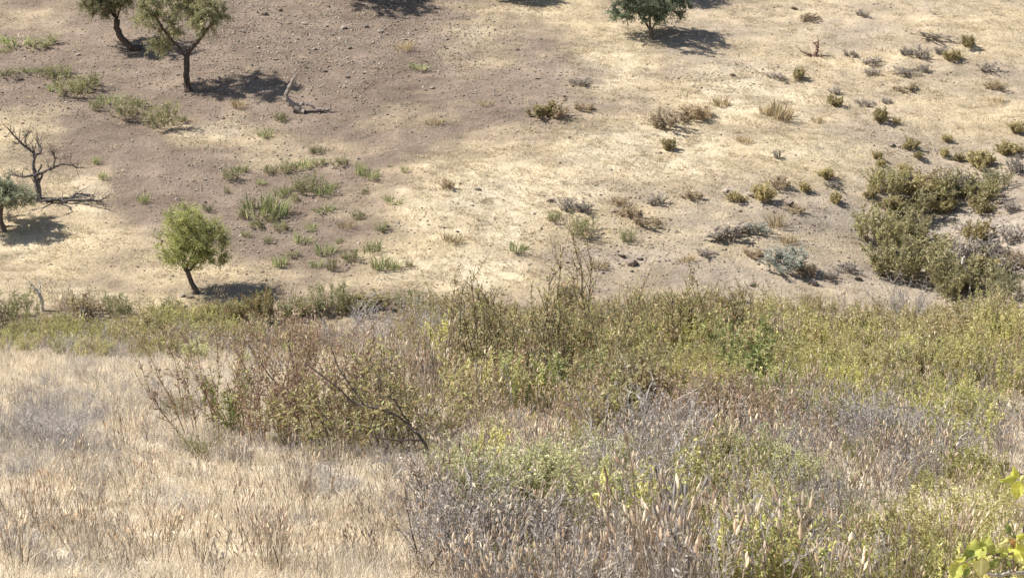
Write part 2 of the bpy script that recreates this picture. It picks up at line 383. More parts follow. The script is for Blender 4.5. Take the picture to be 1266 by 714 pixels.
# ------------------------------------------------------------------ trees
def make_tree(name, label, bx, by, trunk, r_px, lobes, ntar, nleaf, leafL, leafW, palette, bark, spread=.30, droop=.2, group=None, cat='tree', r_tip=.008, expo=.52, fill=0.35, limbs=()):
    base, mpp = at(bx, by); base = base - np.array([0, 0, .05])
    T = np.array([(dx * mpp, dz * mpp, u * mpp) for dx, u, dz in trunk])
    nodes = []; par = []
    tl = np.concatenate([[0], np.cumsum(np.linalg.norm(np.diff(T, axis=0), axis=1))])
    nt_ = max(6, int(tl[-1] / .22)); tt = np.linspace(0, tl[-1], nt_)
    TP = np.stack([np.interp(tt, tl, T[:, i]) for i in range(3)], 1)
    TP[1:-1] += .02 * rng.standard_normal((nt_ - 2, 3))
    for i, p in enumerate(TP): nodes.append(p); par.append(i - 1)
    chains = [list(range(nt_))]
    for lp in limbs:                                   # main forks
        Q = np.array([(dx * mpp, dz * mpp, u * mpp) for dx, u, dz in lp]); j = int(np.argmin(np.linalg.norm(TP - Q[0], axis=1))); ch = [j]
        for q0, q1 in zip(Q[:-1], Q[1:]):
            m = max(1, int(np.linalg.norm(q1 - q0) / .2))
            for i in range(1, m + 1):
                nodes.append(q0 + (q1 - q0) * i / m + rng.normal(0, .02, 3)); par.append(ch[-1]); ch.append(len(nodes) - 1)
        chains.append(ch)
    LB = np.array(lobes, float) * mpp; vol = np.array([l[3] * l[4] * l[5] for l in LB]) ** .8; vol /= vol.sum()
    li = rng.choice(len(LB), ntar, p=vol); d = rng.standard_normal((ntar, 3)); d /= np.linalg.norm(d, axis=1)[:, None]
    rr = rng.uniform(fill, 1.0, ntar)[:, None] ** .6
    tar = LB[li][:, [0, 2, 1]] + d * rr * LB[li][:, [3, 5, 4]]
    top = TP[-1]; order = np.argsort(np.linalg.norm(tar - top, axis=1)); tar = tar[order]
    first = int(nt_ * .62)
    for t in tar:
        NP = np.array(nodes[first:]); dist = np.linalg.norm(NP - t, axis=1) + .35 * np.maximum(0, NP[:, 2] - t[2])
        j = int(np.argmin(dist)) + first; p0 = nodes[j]; L = np.linalg.norm(t - p0)
        if L < .05: continue
        m = max(2, int(L / .22)); ch = [j]; mid = (p0 + t) / 2 + rng.standard_normal(3) * L * .12 + np.array([0, 0, .06 * L])
        for i in range(1, m + 1):
            f = i / m; q = (1 - f) ** 2 * p0 + 2 * f * (1 - f) * mid + f * f * t
            nodes.append(q); par.append(ch[-1]); ch.append(len(nodes) - 1)
        chains.append(ch)
    N = len(nodes); cnt = np.zeros(N)
    haschild = set(par)
    for i in range(N):
        if i not in haschild: cnt[i] = 1
    for i in range(N - 1, 0, -1):
        if par[i] >= 0: cnt[par[i]] += cnt[i]
    rad = r_tip * cnt ** expo; rt = r_px * mpp; k = rt / rad[0]
    rad = np.where(rad > r_tip * 1.5, rad * k ** np.clip(np.log(cnt + 1) / math.log(cnt[0] + 1), 0, 1), rad)
    flare = np.ones(N); flare[0] = 1.5; flare[1] = 1.18
    A = MB(); TR = MB()
    P = np.array(nodes)
    for ci, ch in enumerate(chains):
        rr_ = (rad * flare)[ch].copy()
        if ci: rr_[0] = min(rr_[0], rr_[1] * 1.25)
        (TR if ci == 0 else A).tube(P[ch], rr_, bark, 8 if ci == 0 else 4)
    B = MB()
    ends = np.array([c[-1] for c in chains[1:]]); E = P[ends]
    per = max(1, nleaf // len(ends))
    ctr = np.average(tar, axis=0)
    for ch in chains[1:]:
        e = P[ch[-1]]; dch = unit(e - P[ch[max(0, len(ch) - 4)]]); nsp = rng.integers(3, 7); dull = rng.uniform(.72, 1.25)
        for q in range(nsp):
            m = max(3, int(per / nsp * rng.uniform(.4, 1.6))); i0 = ch[rng.integers(max(0, len(ch) - 4), len(ch))]
            dq = unit(dch * .9 + rng.standard_normal(3) * .75 + np.array([0, 0, .25 - droop])); ls = spread * rng.uniform(1.0, 2.6)
            t = rng.uniform(0, 1, m)[:, None]; q_ = P[i0] + dq * t * ls + rng.standard_normal((m, 3)) * spread * (.10 + .16 * t) - np.array([0, 0, droop]) * t ** 2 * ls
            D = dq * .8 + rng.standard_normal((m, 3)) * .7
            c = pal(palette, m, .16) * dull; k_ = rng.uniform(.6, 1.25, m); B.leaves(q_, D, leafL * k_, leafW * k_, c)
            A.tube(np.array([P[i0], P[i0] + dq * ls * .5, P[i0] + dq * ls * .95 - np.array([0, 0, droop * .9 * ls])]), [r_tip * .9, r_tip * .6, r_tip * .3], bark, 3)
    parts = [('trunk', TR.mesh('trunk', M_BARK)), ('branches', A.mesh('branches', M_BARK)), ('crown', B.mesh('crown', M_LEAF))]
    return thing(name, label, cat, base, parts, group=group)
OL_PAL = [(4, (.34, .335, .185)), (3, (.25, .255, .13)), (2, (.46, .44, .26)), (1, (.36, .29, .19))]
OLIVE_G = [(4, (.15, .165, .08)), (3, (.11, .135, .065)), (2, (.21, .215, .12))]
BLUEG = [(4, (.17, .20, .13)), (3, (.12, .155, .095)), (2, (.27, .29, .20))]
GREYG_P = [(4, (.34, .35, .235)), (3, (.245, .265, .165)), (2, (.46, .465, .33))]
LIME = [(4, (.52, .54, .20)), (3, (.38, .42, .14)), (2, (.66, .64, .28)), (1, (.50, .45, .23))]
# lobes: (dx, up, depth, rx, r_up, r_depth) in photograph pixels from the trunk base
BK = (.085, .064, .052)
make_tree('olive_tree', 'olive tree with straight dark trunk and airy crown above the driftwood log', 233, 113,
          [(0, 0, 0), (-2, 18, 0), (-1, 40, 0), (5, 54, 2), (16, 66, 4), (26, 78, 6)], 3.9,
          [(-46, 94, 0, 20, 18, 30), (-22, 82, -16, 18, 16, 26), (-32, 60, 8, 13, 11, 20), (0, 100, 10, 22, 16, 34), (24, 90, -10, 20, 18, 30), (37, 98, 6, 13, 14, 22), (-30, 116, 0, 30, 14, 36), (10, 120, 0, 32, 12, 36)],
          150, 36000, .14, .042, OL_PAL, BK, .26, .35, limbs=[[(-1, 40, 0), (-10, 56, -6), (-24, 72, -10), (-36, 92, -8)], [(-1, 46, 0), (-5, 72, 8), (-8, 100, 12)], [(-12, 58, -6), (-26, 60, 4), (-34, 56, 8)]])
make_tree('olive_tree', 'olive tree with a strongly bent leaning trunk', 172, 62,
          [(0, 0, 0), (-12, 5, 0), (-22, 16, 0), (-27, 28, 0), (-26, 38, 0)], 4.0,
          [(-44, 56, 0, 24, 15, 30), (-22, 62, 0, 22, 16, 30), (-58, 62, 0, 15, 11, 20), (-36, 84, 0, 36, 22, 40)], 120, 26000, .14, .042, OL_PAL, BK, .26, .3,
          limbs=[[(-26, 38, 0), (-36, 50, 6), (-50, 62, 8)], [(-26, 38, 0), (-20, 54, -6), (-16, 72, -8)], [(-26, 38, 0), (-32, 60, 0), (-36, 80, 0)]])
make_tree('evergreen_tree', 'dense grey-green round tree on the straw slope', 806, 49,
          [(0, 0, 0), (-1, 9, 0), (-2, 16, 0)], 2.6,
          [(-30, 38, 0, 24, 12, 34), (2, 34, 0, 26, 12, 36), (28, 40, 0, 20, 14, 32), (-4, 58, 0, 48, 26, 52)], 190, 40000, .13, .048, BLUEG, (.12, .095, .08), .25, .1,
          limbs=[[(-1, 12, 0), (-10, 24, 4), (-22, 38, 6)], [(-1, 12, 0), (7, 26, -4), (20, 42, -6)], [(-2, 16, 0), (-3, 34, 0), (-4, 56, 0)]])
make_tree('almond_tree', 'yellow-green leafy tree with slanting trunk beside the gully', 243, 363,
          [(0, 0, 0), (-3, 10, 0), (-8, 22, 0), (-13, 32, 0), (-17, 42, 0)], 3.0,
          [(-30, 60, 0, 20, 25, 32), (2, 68, 0, 24, 30, 36), (-14, 94, 0, 28, 17, 34), (24, 60, 0, 19, 26, 28), (-8, 48, 0, 28, 13, 32)], 230, 46000, .085, .028, LIME, (.11, .085, .07), .24, .0,
          limbs=[[(-13, 32, 0), (-24, 48, 4), (-30, 68, 6)], [(-12, 30, 0), (-4, 50, -4), (2, 76, -6)], [(-10, 28, 0), (6, 44, 4), (20, 62, 8)], [(-15, 38, 0), (-14, 64, 0), (-14, 92, 0)]])
make_tree('olive_tree', 'small grey-green olive tree beside the bare dead tree', 5, 286,
          [(0, 0, 0), (-3, 14, 0), (-4, 28, 0), (0, 36, 0)], 2.8,
          [(-20, 46, 0, 26, 16, 44), (14, 46, 0, 22, 14, 42), (-6, 57, 0, 30, 12, 44)], 150, 34000, .11, .038, GREYG_P, (.11, .085, .07), .24, .15, limbs=[[(-4, 28, 0), (-18, 42, 4), (-26, 52, 6)], [(-3, 30, 0), (12, 42, 4), (22, 50, 8)]])
for bx, by, lb, lab in ((418, -4, [(-4, 66, 0, 48, 24, 60), (30, 60, 0, 30, 20, 50)], 'tree at the top of the slope casting a wide shadow on the clods'),
                        (622, -4, [(0, 40, 0, 34, 18, 34)], 'small tree uphill of the straw patch, its shadow touching the straw'),
                        (822, -8, [(0, 44, 0, 26, 16, 46)], 'small tree uphill of the dense grey-green round tree')):
    make_tree('olive_tree', lab, bx, by, [(0, 0, 0), (-2, 14, 0), (1, 30, 0)], 4, lb, 120, 26000, .17, .055, OL_PAL, BK, .3, .1)

# ------------------------------------------------------------------ dead wood: hand-traced limbs in pixels (dx, up, depth)
def dead(name, label, cat, bx, by, limbs, col, twigs=0, twl=14, main='trunk', sink=.04, other='limb'):
    base, mpp = at(bx, by); parts = []
    for i, (pts, r0, r1) in enumerate(limbs):
        Q = np.array([(a * mpp, c * mpp, b * mpp) for a, b, c in pts]); mb = MB()
        tl = np.linspace(0, 1, len(Q)); tt = np.linspace(0, 1, len(Q) * 3)
        P = np.stack([np.interp(tt, tl, Q[:, j]) for j in range(3)], 1)
        P[1:-1] += rng.normal(0, .018 * mpp / .04, (len(P) - 2, 3))
        mb.tube(P, np.linspace(r0, r1, len(P)) * mpp * (1 + .12 * rng.standard_normal(len(P))).clip(.7, 1.3), col, 7, .1)
        for k in range(twigs if i else twigs // 3):
            b, t = along(P, 1, .3); d = unit(t[0]) + .8 * rng.standard_normal(3) + np.array([0, 0, .35])
            U = stem(b[0], d, twl * mpp * rng.uniform(.4, 1.2), 4, .28, .02)
            mb.tube(U, np.linspace(r1 * .8, r1 * .35, 5) * mpp, np.array(col) * .9, 4)
        parts.append((main if i == 0 else other, mb.mesh(main if i == 0 else other, M_BARK)))
    return thing(name, label, cat, base - np.array([0, 0, sink]), parts)
dead('dead_tree', 'bare dark leafless tree with forked crooked limbs', 'tree', 48, 246,
     [([(0, -2, 0), (-1, 12, 0), (-2, 26, 0), (-4, 34, 0)], 4.2, 2.6),
      ([(-3, 30, 0), (-6, 44, 3), (-4, 56, 5), (-16, 66, 6), (-26, 76, 4), (-34, 88, 0)], 2.4, .7),
      ([(-3, 30, 0), (8, 34, -3), (20, 40, -5), (30, 44, -4), (42, 42, 0), (50, 38, 4)], 2.3, .6),
      ([(-4, 30, 0), (-14, 29, -6), (-24, 30, -8), (-34, 34, -6)], 1.6, .5),
      ([(-3, 52, 3), (4, 60, 8), (-2, 70, 12)], 1.5, .5),
      ([(-14, 64, 6), (-16, 74, 10), (-12, 82, 12)], 1.1, .4),
      ([(20, 40, -5), (24, 52, -8), (22, 60, -10)], 1.1, .4)], (.14, .12, .11), 24, 17)
dead('fallen_branch', 'tangle of dark fallen branches lying under the bare tree', 'branch', 70, 250,
     [([(-14, 3, 0), (0, 4, -2), (16, 3, -4), (34, 4, -4), (58, 3, -8)], 2.2, .8),
      ([(0, 4, -2), (8, 8, -10), (14, 4, -22), (8, 2, -30)], 1.4, .6), ([(16, 3, -4), (24, 12, 2), (40, 9, 6)], 1.3, .5),
      ([(-6, 3, -2), (-20, 4, -16), (-38, 3, -22)], 1.2, .5), ([(30, 4, -4), (44, 7, -14), (62, 3, -20)], 1.2, .5)], (.10, .085, .08), 9, 16, main='stem', other='branch')
dead('driftwood_log', 'weathered fallen log with one upright broken arm below the stony clods', 'log', 370, 140,
     [([(6, 2, 0), (-4, 7, 1), (-13, 14, 1), (-16, 23, 1), (-11, 33, 1), (-6, 43, 1), (-3, 49, 1)], 4.4, 1.2),
      ([(-6, 36, 1), (0, 35, 0), (3, 34, 0)], 1.7, .9), ([(-7, 9, 1), (4, 12, 0), (14, 10, -2), (24, 5, -4), (34, 4, -5), (39, 6, -5), (39, 12, -4)], 2.5, 1.1),
      ([(-4, 40, 1), (-4, 46, 0), (-1, 50, 0)], 1.1, .5)], (.27, .23, .205), 0, main='trunk', other='branch')
dead('tree_snag', 'short bleached forked snag at the gully edge', 'stump', 52, 384,
     [([(0, -2, 0), (1, 10, 0), (-2, 22, 0), (-6, 28, 0)], 2.6, 1.6), ([(-4, 24, 0), (-10, 32, 0), (-15, 38, 1)], 1.5, .6), ([(-2, 22, 0), (-2, 32, 2), (-3, 40, 2)], 1.3, .5),
      ([(-6, 28, 0), (-13, 30, -2)], .9, .4)], (.50, .46, .42), 3, 8)
dead('tree_stump', 'reddish-brown broken stump with splayed roots on the bare slope', 'stump', 1003, 70,
     [([(4, -1, 0), (6, 6, 0), (8, 12, 0), (7, 17, 0)], 2.6, 1.3), ([(4, 1, 0), (-4, 3, 0), (-13, 7, 0)], 1.5, .7), ([(7, 12, 0), (3, 16, 0), (10, 19, 0)], 1.1, .5), ([(5, 0, 0), (10, 1, -3), (13, 1, -6)], 1.3, .6)],
     (.17, .105, .082), 4, 9, main='bole', other='root')

# ------------------------------------------------------------------ far hillside shrubs
def variants(n, f): return [f() for _ in range(n)]
def sm(ab, leafm=None, stemm=None, nm=('stems', 'foliage')):
    a, b = ab; r = []
    if a.n: r.append((nm[0], a.mesh(nm[0], stemm or M_BARK)))
    if b.n: r.append((nm[1], b.mesh(nm[1], leafm or M_LEAF)))
    return r
F_MOUND = variants(4, lambda: sm(shrub(26, 1.0, .75, .75, .014, BROWNSTEM, [(5, (.44, .38, .19)), (3, (.34, .30, .14)), (3, (.55, .46, .26))], sub=6, sublen=.35, dens=50, leafL=.14, leafW=.06, lo=.15, wob=.16)))
F_GREYM = variants(3, lambda: sm(shrub(22, 1.0, .8, .85, .012, GREYSTEM, [(5, (.38, .34, .29)), (3, (.30, .27, .24)), (2, (.48, .42, .34))], sub=6, sublen=.35, dens=34, leafL=.13, leafW=.05, lo=.1, wob=.18)))
F_BROWN = variants(3, lambda: sm(shrub(22, 1.0, .8, .8, .012, BROWNSTEM, [(5, (.44, .35, .24)), (3, (.34, .27, .19)), (2, (.53, .44, .28))], sub=6, sublen=.35, dens=36, leafL=.14, leafW=.05, lo=.1, wob=.18)))
F_BLUE = variants(2, lambda: sm(shrub(26, 1.0, .9, .9, .012, GREYSTEM, [(5, (.38, .40, .33)), (3, (.29, .32, .28)), (1, (.40, .27, .23))], sub=6, sublen=.35, dens=46, leafL=.12, leafW=.05, lo=.1, wob=.16)))
F_GREEN = variants(4, lambda: sm(shrub(34, 1.0, 1.0, .6, .011, BROWNSTEM, [(5, (.34, .32, .15)), (3, (.25, .245, .105)), (3, (.45, .40, .21)), (1, (.36, .27, .16))], sub=7, sublen=.33, dens=48, leafL=.095, leafW=.034, lo=.1, wob=.16)))
F_WISP = variants(4, lambda: sm(shrub(30, 1.0, 1.0, .42, .010, (.32, .27, .18), [(5, (.29, .295, .145)), (3, (.21, .23, .10)), (3, (.40, .37, .21))], sub=5, sublen=.3, dens=34, leafL=.11, leafW=.026, lo=.1, wob=.12)))
F_RUST = variants(2, lambda: sm(shrub(28, 1.0, .9, .4, .010, BROWNSTEM, [(4, (.30, .33, .13)), (3, (.44, .33, .14)), (2, (.42, .24, .12)), (2, (.48, .43, .20))], sub=5, sublen=.3, dens=46, leafL=.11, leafW=.034, lo=.1, wob=.12)))
F_TUFT = variants(4, lambda: sm((MB(), tuft(70, 1.0, .55, .55, .055, [(4, (.30, .33, .15)), (3, (.22, .26, .10)), (2, (.42, .40, .22)), (1, (.52, .45, .30))])), nm=('stems', 'blades')))
F_DRY = variants(3, lambda: sm((MB(), tuft(80, 1.0, .6, .6, .05, [(4, (.52, .42, .25)), (3, (.40, .31, .18)), (2, (.30, .23, .14))])), M_STRAW, nm=('stems', 'blades')))
PROTO_W = {'w': 1.5, 'r': 1.4, 'm': 1.5, 'g': 1.6, 'b': 1.5, 'u': 1.6, 'G': 1.4, 't': 1.6, 'd': 1.6}
KIND = {'w': (F_WISP, 'shrub'), 'r': (F_RUST, 'shrub'), 'm': (F_MOUND, 'shrub'), 'g': (F_GREYM, 'shrub'), 'b': (F_BROWN, 'shrub'), 'u': (F_BLUE, 'shrub'), 'G': (F_GREEN, 'shrub'), 't': (F_TUFT, 'grass_tuft'), 'd': (F_DRY, 'grass_tuft')}
GL = {'w': ('', None), 'r': ('', None), 'm': ('small rounded olive-yellow shrub standing on the bare pale hillside', 'olive-yellow shrubs on the hillside'),
      'g': ('low grey twiggy cushion shrub on the pale hillside', 'grey cushion shrubs on the hillside'),
      'b': ('low brown dry shrub on the straw hillside', 'brown dry shrubs on the hillside'),
      'u': ('pale blue-grey cushion shrub on the hillside above the thicket', 'blue-grey cushion shrubs'),
      'G': ('leafy green shrub on the hillside across the gully', 'leafy green shrubs across the gully'),
      't': ('green leafy tuft on the brown stony earth', 'green tufts on the brown earth'),
      'd': ('dry straw-coloured grass tuft on the hillside', 'dry tufts on the hillside')}
def far(kind, px, py, wpx, hpx, label=None):
    base, mpp = at(px, py); vs, nm = KIND[kind]; parts = vs[rng.integers(len(vs))]
    if kind == 't':                                    # weeds differ in habit and size
        if rng.uniform() < .5: parts = F_WISP[rng.integers(4)]
        f_ = rng.uniform(.75, 1.45); wpx *= f_ * rng.uniform(.9, 1.4); hpx *= f_ * rng.uniform(.6, 1)
    s = wpx * mpp / PROTO_W[kind] * 1.08; hz = hpx * mpp / .95 * (.85 if kind in 'mgb' else 1)
    lab, grp = GL[kind]
    if label: lab, grp = label, None
    cat = 'shrub' if nm == 'shrub' else 'grass tuft'
    return thing(nm, lab, cat, base - np.array([0, 0, .03]), parts, rng.uniform(0, 6.28), (s * rng.uniform(.85, 1.2), s * rng.uniform(.85, 1.2), hz), grp, (rng.normal(0, .12), rng.normal(0, .12)))
for k, px, py, wd, hh in [
    # right side of the hillside
    ('m', 1091, 151, 22, 18), ('m', 1107, 153, 11, 9), ('m', 1178, 76, 22, 14), ('m', 1197, 58, 18, 15), ('m', 1125, 183, 20, 14), ('m', 1171, 175, 15, 9),
    ('m', 1256, 163, 22, 14), ('m', 1021, 220, 22, 15), ('m', 994, 237, 16, 13), ('m', 1034, 253, 16, 17), ('m', 1085, 196, 12, 11), ('m', 1090, 207, 12, 10),
    ('m', 1212, 208, 34, 22), ('m', 1250, 189, 30, 15), ('m', 1117, 219, 22, 18), ('m', 1168, 194, 16, 12), ('m', 1135, 197, 14, 10), ('m', 1032, 130, 22, 12),
    ('m', 1240, 192, 18, 14), ('m', 1186, 200, 14, 12), ('m', 1208, 300, 28, 30), ('m', 1212, 262, 30, 24), ('m', 1165, 262, 30, 16), ('m', 986, 99, 18, 17), ('m', 910, 250, 22, 14), ('m', 826, 186, 18, 16), ('m', 1075, 245, 20, 14),
    ('g', 1050, 70, 20, 9), ('g', 1076, 80, 26, 11), ('g', 1078, 93, 22, 10), ('g', 1138, 72, 20, 15), ('g', 1155, 48, 44, 7), ('g', 1120, 68, 16, 10), ('g', 1118, 92, 36, 10),
    ('g', 1220, 86, 32, 10), ('g', 1140, 88, 20, 9), ('g', 1160, 67, 18, 10), ('g', 1068, 131, 20, 9), ('g', 1096, 128, 14, 8), ('g', 1032, 116, 18, 10), ('g', 962, 196, 12, 14),
    ('g', 960, 98, 26, 9), ('g', 716, 104, 30, 9), ('g', 700, 258, 28, 16), ('g', 722, 262, 26, 14), ('g', 1030, 233, 20, 10), ('g', 1066, 20, 18, 8), ('g', 1255, 215, 20, 24),
    ('g', 1250, 262, 22, 16), ('g', 900, 292, 62, 16), ('g', 812, 252, 30, 14), ('g', 1196, 290, 24, 18), ('g', 1050, 335, 26, 14), ('g', 1026, 345, 22, 12), ('g', 872, 316, 30, 10),
    ('b', 823, 158, 44, 20), ('b', 858, 146, 40, 16), ('b', 778, 268, 30, 16), ('b', 800, 280, 36, 12), ('b', 768, 256, 20, 12), ('b', 690, 146, 26, 16), ('b', 722, 138, 22, 12),
    ('b', 554, 234, 14, 14), ('b', 962, 232, 26, 14), ('b', 855, 245, 26, 10), ('b', 1000, 25, 26, 8), ('b', 1000, 340, 30, 14), ('b', 930, 318, 24, 12), ('b', 985, 262, 22, 10), ('b', 1228, 110, 24, 12), ('b', 1118, 112, 26, 9),
    ('d', 964, 146, 32, 26), ('d', 946, 142, 20, 16), ('d', 536, 154, 36, 10), ('d', 866, 146, 26, 18), ('d', 890, 130, 26, 14), ('d', 1230, 128, 22, 12), ('d', 430, 282, 30, 12), ('d', 560, 300, 32, 12),
    ('d', 600, 130, 24, 8), ('d', 920, 176, 22, 10), ('d', 1010, 150, 18, 8), ('d', 500, 62, 26, 14), ('d', 296, 132, 22, 13), ('d', 740, 330, 26, 14), ('d', 960, 282, 22, 26), ('d', 975, 300, 26, 14), ('d', 845, 325, 30, 10),
    ('u', 966, 334, 54, 24), ('u', 936, 290, 34, 14),
    # green tufts on the brown earth
    ('t', 372, 300, 20, 16), ('t', 392, 330, 20, 14), ('t', 430, 322, 18, 16), ('t', 322, 228, 16, 12), ('t', 420, 205, 18, 12), ('t', 412, 232, 16, 12), ('t', 452, 240, 18, 12), ('t', 486, 250, 18, 12), ('t', 462, 312, 22, 18), ('t', 400, 262, 18, 12), ('t', 280, 240, 14, 10),
    ('t', 258, 262, 14, 10), ('t', 360, 318, 20, 14), ('t', 318, 282, 20, 14), ('t', 505, 330, 18, 14), ('t', 395, 205, 18, 12), ('t', 335, 215, 16, 12), ('t', 40, 90, 26, 12), ('t', 66, 112, 20, 12), ('t', 110, 108, 22, 14), ('t', 135, 128, 20, 12), ('t', 175, 130, 22, 12), ('t', 225, 150, 18, 12), ('t', 8, 64, 20, 10),
    ('t', 352, 212, 24, 20), ('t', 376, 208, 22, 16), ('t', 381, 238, 22, 22), ('t', 402, 240, 22, 18), ('t', 318, 262, 26, 26), ('t', 340, 266, 30, 30), ('t', 350, 240, 20, 14),
    ('t', 446, 216, 18, 26), ('t', 458, 220, 20, 14), ('t', 284, 222, 20, 12), ('t', 298, 212, 14, 12), ('t', 402, 314, 24, 20), ('t', 410, 334, 18, 16), ('t', 470, 332, 24, 24),
    ('t', 488, 334, 18, 18), ('t', 128, 222, 18, 16), ('t', 120, 202, 12, 16), ('t', 178, 250, 16, 16), ('t', 346, 286, 20, 16), ('t', 338, 274, 16, 12), ('t', 306, 292, 18, 14), ('t', 332, 300, 14, 14),
    ('t', 346, 330, 18, 22), ('t', 300, 270, 14, 12), ('t', 365, 250, 14, 12), ('t', 12, 94, 32, 14), ('t', 50, 58, 30, 14), ('t', 20, 54, 30, 12), ('t', 518, 86, 26, 14), ('t', 500, 212, 10, 10), ('t', 482, 206, 10, 9),
    ('t', 640, 312, 26, 20), ('t', 720, 292, 24, 26), ('t', 776, 300, 20, 26), ('t', 684, 272, 22, 14), ('t', 392, 190, 16, 10), ('t', 330, 168, 24, 12), ('t', 345, 150, 16, 14), ('t', 420, 300, 14, 10), ('t', 60, 96, 22, 12), ('t', 385, 285, 16, 14), ('t', 470, 285, 22, 12), ('t', 440, 270, 18, 10),
    ]:
    far(k, px, py, wd, hh)
for k, px, py, wd, hh, lab in [
    ('m', 945, 249, 28, 26, 'dark olive shrub next to the two dark flat stones'),
    ('m', 676, 145, 40, 20, 'golden-olive shrub with a dry brown one at its side on the straw'),
    ('w', 88, 120, 46, 26, 'green shrub uphill of the pair with a dark shadow'), ('w', 74, 96, 32, 15, 'small green shrub at the upper end of the diagonal green row'),
    ('w', 154, 146, 40, 26, 'denser dark green shrub of the touching pair on brown earth'), ('w', 200, 157, 46, 28, 'spiky green shrub throwing a dark shadow on brown earth'),
    ('w', 116, 136, 22, 12, 'little green shrub filling the gap in the diagonal green row'),
    ('G', 1095, 240, 44, 32, 'wide olive shrub at the uphill end of the dense hillside cluster'), ('m', 1138, 242, 56, 28, 'brownish olive shrub in the row along the dense hillside cluster'), ('G', 1175, 246, 54, 30, 'green shrub in the middle of the dense hillside row'),
    ('g', 1190, 242, 34, 28, 'dark grey bush in the dense hillside row'), ('w', 1232, 232, 44, 24, 'olive shrub by the stony grey patch of the hillside row'),
    ('G', 1085, 302, 58, 44, 'tall dark green bush on the downhill side of the hillside cluster'), ('G', 1125, 302, 64, 36, 'olive-green bush with see-through top in the hillside cluster'), ('G', 1110, 342, 74, 44, 'broad green bush touching the dry pampas-like tufts'), ('G', 1160, 348, 84, 38, 'spreading olive bush below the hillside cluster'), ('G', 1170, 366, 44, 34, 'olive bush at the foot of the pale leaning pole'),
    ('G', 1150, 316, 64, 26, 'low green bush in the heart of the hillside cluster'), ('w', 1245, 368, 46, 32, 'green bush downhill of the grey stony patch'), ('g', 1190, 330, 44, 40, 'dark grey twiggy bush beside the black-tipped pole'), ('g', 1222, 318, 48, 30, 'grey bush among the pale stones'), ('g', 1250, 300, 36, 24, 'grey-green bush above the pale stones'), ('m', 1222, 338, 34, 22, 'olive mound at the lower rim of the stony patch'),
    ('G', 380, 390, 40, 22, 'dark green bush between the fresh green one and the tree shadow'), ('G', 432, 386, 40, 20, 'low dark green bush beside the fresh green gully bush'), ('G', 205, 392, 44, 18, 'low olive bush at the gully edge just before the slanting trunk'),
    ('G', 1205, 350, 60, 30, 'low olive bush around the black-tipped stem'), ('b', 1182, 322, 44, 26, 'brown bush squeezed between green bush and grey twigs'), ('G', 1130, 262, 50, 22, 'low olive bush linking the two halves of the hillside cluster'), ('b', 1160, 232, 40, 22, 'brown bush inside the dense hillside row'),
    ('G', 1212, 246, 44, 24, 'sprawling green bush at the stony end of the hillside row'), ('m', 1100, 262, 36, 22, 'olive-brown mound uphill of the tall dark green bush'), ('g', 1236, 340, 50, 26, 'grey bush in the dark hollow among pale stones'), ('b', 1255, 330, 36, 22, 'brown bush in the dark hollow among pale stones'),
    # along the gully edge
    ('w', 22, 396, 64, 36, 'dark spiky shrub beside the bleached snag'), ('b', 100, 390, 44, 26, 'brown shrub along the gully between snag and leaning tree'), ('w', 146, 390, 44, 26, 'dull green shrub along the gully near the snag'), ('t', 108, 372, 16, 18, 'slim green tuft above the brown gully shrub'),
    ('r', 326, 402, 40, 42, 'tall green and rust leaved bush in the shadow of the slanting tree'), ('r', 284, 400, 44, 28, 'rust-tinged bush in front of the slanting tree shadow'), ('w', 360, 392, 40, 24, 'dark green bush at the end of the slanting tree shadow'), ('w', 404, 386, 56, 34, 'fresh green bush along the gully edge'), ('m', 460, 378, 52, 18, 'flat olive-brown bush with dark underside at the gully edge'), ('w', 506, 380, 44, 18, 'small olive bush where the thicket meets the gully'),
    ]:
    far(k, px, py, wd, hh, lab)
# a thin pale leaning pole with a dark knob in the hillside cluster
dead('dead_stalk', 'thin pale leaning dead stem with a dark tip among grey bushes', 'stem', 1199, 366,
     [([(0, -2, 0), (0, 16, 0), (-4, 32, 0), (-10, 42, 0)], 1.1, .7), ([(-10, 41, 0), (-11, 45, 0), (-8, 50, 0)], 2.0, 1.3)], (.42, .38, .34), 0, main='stalk', other='tip')

# ------------------------------------------------------------------ stones
def rock_mesh(sd_, flat=.6):
    import bmesh
    bm = bmesh.new(); bmesh.ops.create_icosphere(bm, subdivisions=2, radius=.5); r = np.random.default_rng(sd_)
    cuts = [(r.standard_normal(3), r.uniform(.28, .42)) for _ in range(9)]
    for v in bm.verts:
        p = np.array(v.co)
        for n_, d_ in cuts:
            n_ = n_ / np.linalg.norm(n_); k = p @ n_
            if k > d_: p = p - n_ * (k - d_)
        p[2] *= flat; v.co = p * (1 + .05 * r.standard_normal())
    me = bpy.data.meshes.new('stone'); bm.to_mesh(me); bm.free(); me.materials.append(M_ROCK)
    c = r.choice(3); base = [(.23, .19, .15), (.28, .24, .20), (.19, .153, .122)][c]
    C4 = np.ones((len(me.polygons), 4), np.float32); C4[:, :3] = base
    me.attributes.new('col', 'FLOAT_COLOR', 'FACE').data.foreach_set('color', C4.ravel()); return me
ROCKS = [rock_mesh(i, f) for i, f in enumerate((.6, .5, .75, .4, .65, .55))]
